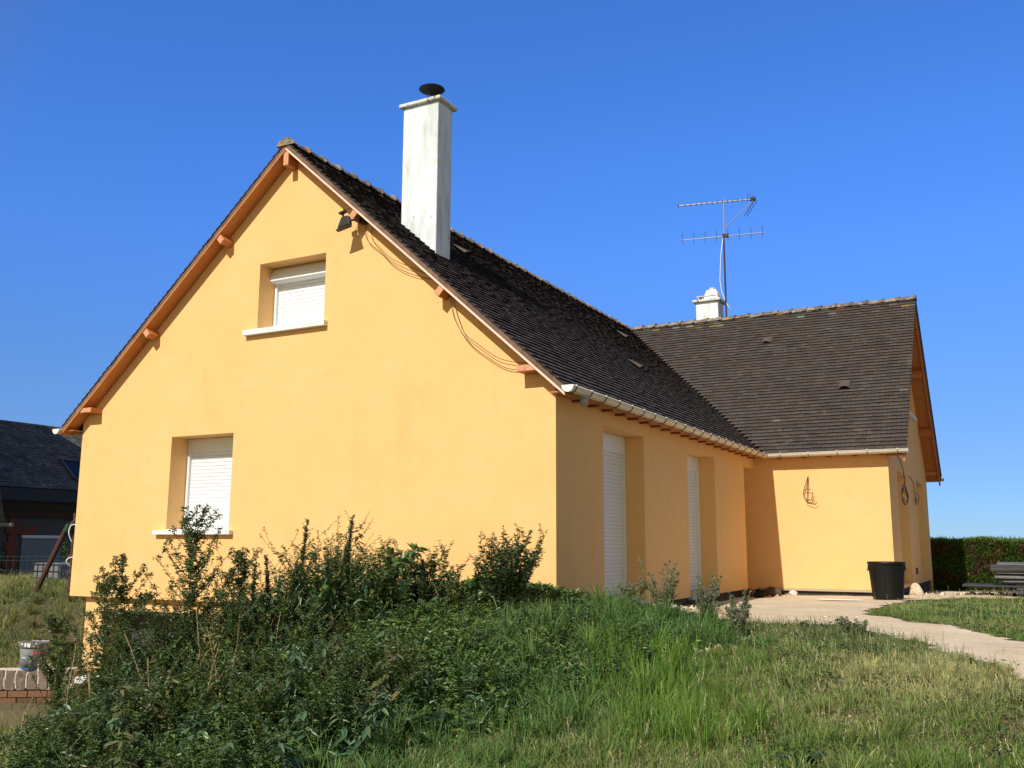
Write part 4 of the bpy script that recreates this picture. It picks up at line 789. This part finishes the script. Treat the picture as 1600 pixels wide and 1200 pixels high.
# ---- grasses --------------------------------------------------------
def okgrass(x, y, m=.0):
    k = ~patio_mask(x+rng.normal(0, .045, len(x)), y+rng.normal(0, .06, len(x))); k &= ~((x > -WW) & (x < .03) & (y > 0) & (y < 16)); k &= ~((x > -.1) & (x < WX+.05) & (y > YW-.05) & (y < 16))
    k &= ~((x > -7.6) & (x < .05) & (y > -.05) & (y < .1))
    return k
def softin(x, y, poly, e=.30):
    xj = x+e*.6*np.sin(y*3.1+x)+e*.35*np.sin(y*7.7-x*5)+rng.normal(0, e*.35, len(x)); yj = y+e*.6*np.sin(x*2.7+1)+e*.35*np.sin(x*8.9+y*3)+rng.normal(0, e*.35, len(x)); return inpoly(xj, yj, poly)
def scatter_soft(poly, dens, e=.3):
    P_ = np.array(poly); a = P_.min(0)-e; b_ = P_.max(0)+e; n = int((b_-a).prod()*dens); x = rng.uniform(a[0], b_[0], n); y = rng.uniform(a[1], b_[1], n); k = softin(x, y, poly, e); return x[k], y[k]
def grassfield(name, poly, dens, h0, h1, w, cols, label, lean=.35, seedh=0, thin=0, tufts=8, e=.3, sdens=1.0, fade=False):
    hk = (lambda y: np.clip((1.4-y)/4.2, .38, 1)) if fade else (lambda y: 1.0)
    lv = Leaves(); col = lambda x, y, n: (lambda d: jit_col(cols[0], n, .38)*(1-d)+jit_col(cols[1], n, .3)*d)(np.clip(nz2(x, y, 1.35, 2)*1.9-.74+.45*(nz2(x, y, 6.3, 5)-.5)+rng.normal(0, .25, n), 0, 1)[:, None])
    # short tangled sward
    x, y = scatter_soft(poly, dens, e); cl = nz2(x, y, 6.1, 3)*.5+nz2(x, y, 2.1, 9)*.3+nz2(x, y, 13, 1)*.2; k = okgrass(x, y) & (rng.uniform(0, 1, len(x)) < np.clip(1.15-thin*(1-cl)*2.2, .03, 1)); x, y, cl = x[k], y[k], cl[k]; n = len(x)
    H = (h0+(h1-h0)*.55*cl)*rng.uniform(.5, 1.4, n)*hk(y); a = rng.uniform(0, 6.283, n); l = np.clip(np.abs(rng.normal(0, lean*1.6, n)), 0, 1.7)[:, None]
    lv.blades(np.stack([x, y, HZ(x, y)-.006], 1), H, w*rng.uniform(.5, 1.3, n), np.stack([np.cos(a), np.sin(a), 0*a], 1)*l, col(x, y, n))
    # tufts whose blades fan outwards
    cx, cy = scatter_soft(poly, tufts, e); k = okgrass(cx, cy); cx, cy = cx[k], cy[k]; m = len(cx)
    if m:
        nb = rng.integers(14, 60, m); i = np.repeat(np.arange(m), nb); n = len(i); r = np.abs(rng.normal(0, .028, n)); a = rng.uniform(0, 6.283, n); th = rng.uniform(.5, 1.15, m)[i]; x = cx[i]+r*np.cos(a); y = cy[i]+r*np.sin(a); wa = rng.uniform(0, 6.283, m)[i]
        H = h1*th*rng.uniform(.45, 1.15, n)*hk(y); l = (r*9+np.abs(rng.normal(0, lean*.8, n)))[:, None]; le = np.stack([np.cos(a)+.5*np.cos(wa), np.sin(a)+.5*np.sin(wa), 0*a], 1)*l
        tc = rng.uniform(.7, 1.25, (m, 1))[i]; lv.blades(np.stack([x, y, HZ(x, y)-.006], 1), H, w*rng.uniform(.6, 1.3, n), le, col(x, y, n)*tc)
    # dead thatch and tiny broad leaves between the blades
    x, y = scatter_soft(poly, dens*.16, e); k = okgrass(x, y); x, y = x[k], y[k]; n = len(x); lv.add(np.stack([x, y, HZ(x, y)+rng.uniform(.0, .02, n)], 1), rng.normal(0, 1, (n, 3))*[1, 1, .15], rng.uniform(.03, .09, n), .004, jit_col((.30, .25, .12), n, .4))
    x, y = scatter_soft(poly, dens*.14, e); k = okgrass(x, y) & (nz2(x, y, 3.7, 8) > .55); x, y = x[k], y[k]; n = len(x); lv.add(np.stack([x, y, HZ(x, y)+rng.uniform(.01, .05, n)], 1), rng.normal(0, 1, (n, 3))*[1, 1, .4], rng.uniform(.018, .04, n), .015, jit_col((.05, .10, .03), n, .35))
    if seedh:
        x, y = scatter_soft(poly, 26*sdens, e); k = okgrass(x, y); x, y = x[k], y[k]; m = len(x); a = rng.uniform(0, 6.283, m); le2 = np.stack([np.cos(a), np.sin(a), 0*a], 1)*np.abs(rng.normal(.2, .3, m))[:, None]; hs_ = seedh*rng.uniform(.5, 1.2, m)*hk(y); P_ = np.stack([x, y, HZ(x, y)], 1)
        lv.blades(P_, hs_, .0026, le2, jit_col((.44, .43, .22), m, .2), 1.0); tip = P_+np.array([0, 0, 1.])*hs_[:, None]*(.93-.3*np.linalg.norm(le2, axis=1, keepdims=True))+le2*hs_[:, None]*.9
        for q in range(5): lv.add(tip-np.array([0, 0, 1.])*.011*q-le2*.01*q, le2+[0, 0, .9]+rng.normal(0, .25, (m, 3)), .02, .005, jit_col((.55, .50, .30), m, .2))
    return tag(lv.build(name, GRASSM), label, 'grass', kind='stuff')
LUSH, DRY, MID = (.13, .215, .045), (.42, .40, .18), (.12, .17, .045)
FG = [(1.3, -6.6), (1.1, -4.6), (1.4, -3.7), (1.5, -2.5), (1.9, -1.3), (2.0, .2), (1.5, .9), (1.6, 1.6), (3.1, 2.4), (4.5, 0), (5.2, -2.5), (5.4, -6.2)]
grassfield('foreground_grass', FG, 6000, .03, .17, .0055, (LUSH, DRY), 'rough green and straw-coloured grass in the right foreground', seedh=.24, thin=.35, tufts=30, lean=.45, fade=True)
TUFT = [(1.75, -3.1), (1.75, -2.1), (2.15, -1.6), (2.6, -2.0), (2.6, -3.0), (2.2, -3.5)]
grassfield('tall_grass', TUFT, 2200, .12, .34, .0055, ((.115, .225, .03), (.19, .25, .06)), 'bright green tuft of tall fine grass in the middle foreground', lean=.22, seedh=.4, tufts=30, e=.5)
MIXG = [(-1.6, -6.2), (-1.0, -3.3), (-.5, -2.4), (.6, -1.2), (1.6, -.3), (2.1, -.7), (1.9, -3.5), (1.7, -4.6), (1.4, -6.6)]
grassfield('weedy_grass', MIXG, 2200, .08, .28, .008, ((.09, .18, .045), (.15, .23, .07)), 'dark broad-bladed grass growing through the creeping weeds', lean=.55, thin=.4, tufts=30, e=.5)
LFG = [(-5.2, -3.4), (-3.9, -3.3), (-3.0, -3.9), (-1.2, -4.0), (-.6, -5.2), (-.6, -6.4), (-3.0, -5.6)]
grassfield('left_grass', LFG, 3400, .06, .26, .0055, ((.13, .20, .045), (.42, .39, .16)), 'long pale straw and green grass in the left foreground', lean=.4, seedh=.34, thin=.3, tufts=26)
RL = [(2.72, 3.5), (2.6, 4.6), (2.75, 6.0), (2.9, 7.2), (3.5, 8.5), (4.5, 9.2), (6.5, 9.6), (6.5, -1.6), (5.3, -.4), (4.55, .6), (4.0, 1.55), (3.4, 2.7)]
grassfield('lawn', RL, 4400, .025, .09, .006, ((.11, .21, .04), (.25, .28, .09)), 'green lawn between the sandy path and the sand by the wing', lean=.5, seedh=.2, thin=.2, tufts=26, e=.12)
LB = [(-16, -3.0), (-8.2, -2.0), (-7.0, -1.0), (-7.9, .4), (-7.9, 9), (-14, 12), (-26, 12), (-26, 0)]
grassfield('bank_grass', LB, 620, .05, .24, .010, ((.15, .19, .05), (.38, .33, .13)), 'dry yellow-green grass on the bank left of the house', lean=.45, seedh=.3, tufts=7, sdens=.4)
grassfield('yard_grass', [(-7.2, -1.9), (-4.3, -2.6), (-3.2, -1.6), (-4.2, -.1), (-7.4, -.1)], 700, .05, .2, .008, ((.08, .13, .035), (.24, .22, .08)), 'sparse grass in front of the basement wall', lean=.4, thin=.7, tufts=6)
# fringe along the sand
lv = Leaves(); x, y = scatter([(1.6, .6), (1.3, 1.8), (2.9, 2.2), (4.6, -1.4), (4.2, -2.8), (2.8, -.6)], 260); k = okgrass(x, y); x, y = x[k], y[k]; n = len(x); a = rng.uniform(0, 6.28, n)
lv.blades(np.stack([x, y, HZ(x, y)], 1), rng.uniform(.07, .17, n), .006, np.stack([np.cos(a), np.sin(a), 0*a], 1)*rng.uniform(.1, .5, (n, 1)), jit_col((.13, .17, .06), n)); tag(lv.build('fringe_grass', GRASSM), 'wispy grass stalks fringing the sandy path', 'grass', kind='stuff')
# ---- hedge ----------------------------------------------------------
HX0, HX1, HY0, HY1 = -3.0, 14.0, 18.0, 19.2
hdg = empty('hedge', (5, 18.6, -.3), 'clipped evergreen hedge with brown dead patches behind the wing', 'hedge')
m = MB(); m.box((HX0+.15, HY0+.14, -.5), (HX1, HY1-.1, .895)); m.build('hedge_core', mat('hedge_core', (.018, .024, .010), .95), hdg)
lv = Leaves(); n = 52000; x = rng.uniform(HX0+4, 8, n); top = rng.uniform(0, 1, n) < .30
z0_ = -.32; zt = .93+.02*np.sin(x*2.3)+.02*np.sin(x*5.7+1)
y = np.where(top, rng.uniform(HY0, HY1, n), HY0+np.abs(rng.normal(0, .07, n))+.05*nz2(x, x*0+3, 4, 1)); z = np.where(top, zt-np.abs(rng.normal(0, .04, n)), z0_+(zt-z0_)*rng.uniform(0, 1, n))
D = np.where(top[:, None], rng.normal(0, .35, (n, 3))+[0, 0, 1], rng.normal(0, .45, (n, 3))+[0, -.7, .55])
br = (nz2(x, z*2.2, 3.3, 6)*.6+nz2(x, z, 9, 2)*.4+rng.normal(0, .06, n) > .565) & (z < zt-.07); c = jit_col((.12, .20, .036), n, .4); c[br] = jit_col((.22, .14, .075), br.sum(), .3)
lv.add(np.stack([x, y, z], 1), D, rng.uniform(.05, .11, n), rng.uniform(.018, .035, n), c, fold=.1, droop=.1); k_ = 700; x = rng.uniform(HX0, 9, k_)
lv.add(np.stack([x, rng.uniform(HY0+.1, HY1, k_), .93+0*x], 1), rng.normal(0, .25, (k_, 3))+[0, 0, 1], rng.uniform(.06, .17, k_), .025, jit_col((.07, .12, .025), k_))
lv.build('foliage', LEAF, hdg)
# ================================================================== brick edging wall and paint pail
BRK = mat('grey_brown_brick', (.17, .125, .10), .9, attr=True, noise=[(12, .5, .65, (.26, .21, .18), 5)], bump=[(40, .6, .008)]); MORT = mat('lime_mortar', (.62, .59, .54), .95, noise=[(20, .5, .7, (.4, .36, .32), 4)], bump=[(30, .7, .01)])
q0, q1 = Vector((-6.6, -2.9, -.65)), Vector((-5.12, -1.90, -.65)); T = (q1-q0); n = 15; T.normalize(); Sd = Vector((T.y, -T.x, 0)) ; q0 = q1-T*1.9; n = 16
bw = empty('brick_edging', q0, 'low edging of upright grey-brown bricks with pale mortar beside the basement', 'low wall')
m = MB(); mo = MB()
for i in range(n):
    sh = random.uniform(.55, 1.25); o = q0+T*(i*.118)+Vector((0, 0, -.22-random.uniform(0, .01))); m.obox(o+Sd*random.uniform(-.006, .006), T*.098, Sd*-.20, (0, 0, .215), c=(sh*1.05, sh, sh*.95))
mo.obox(q0+Vector((0, 0, -.21))+Sd*-.012, T*1.89, Sd*-.17, (0, 0, .205))
for i in range(n): mo.obox(q0+T*(i*.118+.10)+Vector((0, 0, -.06-random.uniform(0, .14))), T*.010, Sd*.006, (0, 0, .06+random.uniform(0, .10)))
m.build('brick', BRK, bw, bevel=.006); mo.build('mortar', MORT, bw)
m = MB(); BR2 = mat('red_brown_brick', (.20, .10, .055), .95, attr=True, bump=[(30, .6, .01)])
for r_ in range(3):
    for i in range(9): 
        sh = random.uniform(.6, 1.2); m.obox(q0+T*(i*.212+(r_ % 2)*.1-.05)+Vector((0, 0, -.30-.075*r_))+Sd*random.uniform(0, .01), T*.2, Sd*-.1, (0, 0, .065), c=(sh, sh, sh))
m.build('brick_course', BR2, bw)
sb = MB(); sb.obox((-5.02, -1.95, -.80), (.55, .35, 0), (-.1, .16, 0), (0, 0, .07)); tag(sb.build('stone_slab', WHITEC, bevel=.01), 'pale flat slab lying at the right end of the brick edging', 'slab')
pc = q0+T*1.42+Sd*-.10; pc.z = -.648
pl = empty('paint_pail', pc, 'grey and blue plastic paint pail smeared with white paint, standing on the brick edging', 'pail')
PGR = mat('grey_plastic', (.27, .28, .31), .45, noise=[(30, .62, .68, (.7, .71, .72), 4)]); PBL = mat('blue_plastic', (.01, .19, .70), .4); PW = mat('white_paint_smear', (.80, .80, .78), .5); PPK = mat('red_label', (.62, .12, .14), .5); PLB = mat('pale_blue_label', (.45, .65, .85), .5)
m = MB(); m.lathe(pc, [(.001, 0), (.122, 0), (.126, .004), (.145, .235), (.145, .25), (.14, .25), (.14, .22), (.135, .02), (.001, .02)], 36); m.build('pail_body', PGR, pl, smooth=True)
m = MB(); m.lathe(pc, [(.144, .225), (.152, .227), (.154, .272), (.151, .285), (.142, .286), (.140, .27)], 36); m.build('rim', mat('dark_grey_plastic', (.16, .165, .18), .5, noise=[(26, .6, .66, (.7, .7, .7), 3)]), pl, smooth=True)
def wrap(a0, a1, zf0, zf1, r_, mm, nm):
    m = MB(); K = 14; rr = lambda z: .126+.019*z/.235+r_
    vs = [];
    for k in range(K+1):
        a = a0+(a1-a0)*k/K; t = k/K
        for z in (zf0(t), zf1(t)): vs.append((pc.x+rr(z)*math.cos(a), pc.y+rr(z)*math.sin(a), pc.z+z))
    m.add(vs, [(2*k, 2*k+2, 2*k+3, 2*k+1) for k in range(K)]); m.build(nm, mm, pl)
va = math.atan2(-9.286-pc.y, 4.462-pc.x)
wrap(va-2.0, va+1.6, lambda t: .004, lambda t: .095+.02*(t > .55)-.02*max(0, math.sin(t*9))*(t < .6), .0015, PBL, 'blue_band')
wrap(va-.1, va+.75, lambda t: .165+.006*t, lambda t: .192+.006*math.sin(t*6), .0015, PPK, 'red_label')
wrap(va-1.1, va-.5, lambda t: .095, lambda t: .115+.02*math.sin(t*3), .0015, PLB, 'pale_blue_label'); wrap(va-.4, va-.1, lambda t: .085, lambda t: .105, .0015, PLB, 'pale_blue_label')
m = MB()
for k in range(26):
    a = random.uniform(0, 6.283); l_ = random.uniform(.01, .05); m.obox((pc.x+.146*math.cos(a), pc.y+.146*math.sin(a), pc.z+.2865), (.012*math.cos(a), .012*math.sin(a), 0), (-l_*math.sin(a), l_*math.cos(a), 0), (0, 0, .003))
    if k % 3 == 0: m.obox((pc.x+.1545*math.cos(a), pc.y+.1545*math.sin(a), pc.z+.285-l_), (.002*math.cos(a), .002*math.sin(a), 0), (-.02*math.sin(a), .02*math.cos(a), 0), (0, 0, l_))
m.build('paint_smear', PW, pl)
m = MB(); m.tube([(pc.x+.155*math.cos(va+1.3+t*.01), pc.y+.155*math.sin(va+1.3)+.0, pc.z+.24-.02*t) for t in (0, 3, 6, 9)], .002, 4); m.build('handle', STEEL, pl)
# ================================================================== left background
# timber swing frame
TB = mat('red_brown_timber', (.075, .032, .022), .8, noise=[(6, .45, .7, (.045, .02, .015), 5, (6, 6, 1))]); GRN = mat('green_metal', (.018, .075, .04), .5)
sw = empty('swing_frame', (-11.8, 2.8, -.3), 'red-brown timber play frame with ladder and slanting leg behind the left corner of the house', 'swing frame')
m = MB(); m.tube([(-12.31, 2.61, -.34), (-11.66, 2.74, 1.02)], .048, 8); m.build('leg', TB, sw)
m = MB(); m.tube([(-11.66, 2.74, .98), (-11.60, 2.75, 1.10)], .052, 8); m.build('metal_bracket', GRN, sw)
m = MB(); m.tube([(-11.6, 2.8, 1.10), (-11.15, 3.0, 1.62)], .04, 8); m.build('roof_beam', TB, sw)
for xx in (-11.63, -11.10): m = MB(); m.box((xx, 2.85, -.34), (xx+.055, 2.93, 1.32)); m.build('post', TB, sw)
for zz in (-.12, .18, .48): m = MB(); m.box((-11.66, 2.82, zz), (-11.08, 2.86, zz+.06)); m.build('rung', TB, sw)
for zz, k in ((.78, .32), (.33, .16)): m = MB(); m.tube(smoothpts([(-11.44, 2.78, zz+k), (-11.5, 2.72, zz+k-.02), (-11.52, 2.70, zz+k*.5), (-11.5, 2.76, zz)]), .012, 6); m.build('grab_handle', WHITEP, sw)
m = MB(); m.obox((-11.0, 3.3, -.3), (2.2, .9, 0), (-.03, .06, 0), (0, 0, 2.1)); m.build('back_panel', mat('dark_panel', (.02, .014, .012), .8), sw)
cu = MB(); cu.obox((-11.6, 3.0, -.30), (.7, .28, 0), (-.1, .3, 0), (0, 0, .12)); tag(cu.build('lime_cushion', mat('lime_fabric', (.42, .56, .05), .7), bevel=.04), 'bright lime green cushion lying in the grass under the play frame', 'cushion')
# mesh fence
fz = lambda x, y: hz(x, y)
fe = empty('mesh_fence', (-13, 3, -.3), 'green welded mesh fence with a slim green post behind the grass bank', 'fence')
A_, B_ = Vector((-16.5, .0, 0)), Vector((-11.6, 5.8, 0)); dv = B_-A_; Lf = dv.length; m = MB(); NP = 60
for i in range(NP+1):
    p_ = A_+dv*i/NP; zb_ = -.28; m.tube([(p_.x, p_.y, zb_), (p_.x, p_.y, .5)], .0022, 3)
for zz in (-.2, 0, .2, .4, .48): m.tube([(A_.x, A_.y, zz), (B_.x, B_.y, zz)], .0026, 3)
mo_ = m.build('mesh_panel', GRN, fe)
for k in range(3):
    p_ = A_+dv*(-.05+.455*k); m = MB(); m.box((p_.x-.025, p_.y-.025, -.4), (p_.x+.025, p_.y+.025, .56)); m.build('post', GRN, fe)
# neighbour building
NB = empty('neighbour_building', (-24, 11, -.3), 'dark slate-roofed building in deep shade at the left edge', 'building')
SL = mat('grey_slate', (.12, .115, .11), .85, spec=.15, attr=True, noise=[(8, .52, .70, (.34, .34, .32, .85), 5), (2, .5, .7, (.05, .05, .055), 4)], bump=[(50, .4, .005)])
nx0 = -24.2; yA, yB = 9.0, 30.0; ez = 2.55; rz_ = 4.95; run = 2.9
m = MB(); Ln = math.hypot(run, rz_-ez); Cn = run/Ln
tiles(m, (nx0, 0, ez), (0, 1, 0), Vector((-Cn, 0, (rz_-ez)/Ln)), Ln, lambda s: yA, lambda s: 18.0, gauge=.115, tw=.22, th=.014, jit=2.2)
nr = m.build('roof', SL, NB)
m = MB(); plate(m, [(nx0+.02, yA, ez-.03), (nx0-run, yA, rz_-.03), (nx0-run, yB, rz_-.03), (nx0+.02, yB, ez-.03)], .1); plate(m, [(nx0-2*run, yA, ez-.03), (nx0-run, yA, rz_-.03), (nx0-run, yB, rz_-.03), (nx0-2*run, yB, ez-.03)], .1); m.box((nx0-.02, yA, ez-.42), (nx0+.06, yB, ez-.05)); m.build('fascia', mat('black_fascia', (.012, .012, .014), .6), nr)
m = MB(); m.tube([(nx0-run, yA, rz_+.02), (nx0-run, 20, rz_+.02)], .07, 8); m.build('ridge', SL, nr)
m = MB(); wx_ = nx0-.9; DGW = mat('grey_wall', (.085, .09, .095), .95, bump=[(20, .3, .01)])
m.box((wx_-.3, yA, -.8), (wx_, yB, ez)); m.build('wall', DGW, NB)
m = MB(); m.box((wx_+.002, yA, 1.62), (wx_+.14, yB, 1.86)); m.build('lintel_beam', TB, NB)
RB = mat('red_brick', (.22, .065, .035), .9, noise=[(14, .5, .65, (.14, .04, .025), 4)])
for k in range(9):
    m = MB(); 
m = MB()
for k in range(10): wq = .28+.22*(k % 2); m.box((wx_+.001, 10.75-wq/2, 1.6-.27*(k+1)), (wx_+.05, 10.75+wq/2, 1.6-.27*k-.004))
m.box((wx_+.001, 10.92, 1.05), (wx_+.052, 11.6, 1.33)); m.build('brick_quoin', RB, NB)
m = MB(); m.box((wx_+.001, 11.1, -.3), (wx_+.05, 12.6, .92)); wo = m.build('window', mat('pale_blind', (.20, .215, .23), .6), NB)
m = MB(); m.box((wx_+.052, 11.05, .92), (wx_+.12, 12.65, 1.02)); m.build('window_lintel', WHITEC, wo)
m = MB(); nrm = Vector((rz_-ez, 0, run)).normalized(); up_ = Vector((-Cn, 0, (rz_-ez)/Ln)); o = Vector((nx0, 12.55, ez))+up_*.55+nrm*.03
m.obox(o, (0, .06, 0), up_*1.15, nrm*.07); m.obox(o+Vector((0, .72, 0)), (0, .06, 0), up_*1.15, nrm*.07); m.obox(o, (0, .78, 0), up_*.06, nrm*.07); m.obox(o+up_*1.1, (0, .78, 0), up_*.06, nrm*.07)
sk = m.build('roof_window', mat('grey_aluminium', (.10, .11, .12), .4), nr); m = MB(); m.obox(o+Vector((0, .05, 0))+up_*.05, (0, .68, 0), up_*1.06, nrm*.04); m.build('pane', mat('dark_glass', (.01, .012, .015), .4, spec=.2), sk)
# projecting wing of the neighbour (mostly unseen; roof raised to shade the building)
m = MB(); m.box((-30, 4.2, -.8), (-23.6, 8.6, 2.9)); m.build('side_wall', DGW, NB)
m = MB(); plate(m, [(-22.95, 2.6, 3.2), (-22.95, 6.6, 10.5), (-32, 6.6, 10.5), (-32, 2.6, 3.2)], .12); plate(m, [(-22.95, 9.0, 1.5), (-22.95, 6.6, 10.5), (-32, 6.6, 10.5), (-32, 9.0, 1.5)], .12); m.build('raised_side_roof', SL, NB)
m = MB(); m.tube([(-22.7, 9.1, 1.30), (-25.2, 9.1, 1.30)], .06, 8); m.build('gutter', mat('grey_gutter', (.3, .31, .33), .5), NB)
# water tank and shrubs by the fence
tk = MB(); tk.box((-18.4, 6.9, -.35), (-17.4, 7.9, .25)); tk_ = tk.build('tank_body', mat('white_plastic_tank', (.16, .18, .21), .5), None, bevel=.05)
te = empty('water_tank', (-18, 7.4, -.3), 'pale caged water tank standing behind the mesh fence', 'tank'); tk_.parent = te; tk_.matrix_parent_inverse = Matrix.Translation(te.location).inverted()
m = MB()
for i in range(6): m.tube([(-18.42+.208*i, 6.88, -.35), (-18.42+.208*i, 6.88, .28)], .012, 4)
for i in range(4): m.tube([(-18.42, 6.88, -.3+.17*i), (-17.38, 6.88, -.3+.17*i)], .012, 4)
m.build('cage', DARKST, te)
plant('shrub', 'garden_shrub', -19.6, 9.0, 1.15, 'dark round shrub behind the fence in front of the brick quoin', 'shrub', sc=1.8)
plant('shrub', 'garden_shrub', -17.9, 9.4, .85, 'dark low shrub behind the water tank', 'shrub', sc=1.8)
plant('wispy', 'pale_weed', -13.9, 1.4, .75, 'pale seeding weed at the left edge in front of the mesh fence', 'weed', GP)
plant('wispy', 'pale_weed', -13.1, 1.6, .45, 'pale seeding weed beside the slim green fence post', 'weed', GP)
plant('branchy', 'tall_weed', -6.2, -1.2, .55, 'weed growing just behind the right end of the brick edging', 'weed', GW)
rock((-6.0, -1.5), .16, 'grey-brown stone behind the right end of the brick edging', 21, STONE, sq=(1.4, 1, .6))
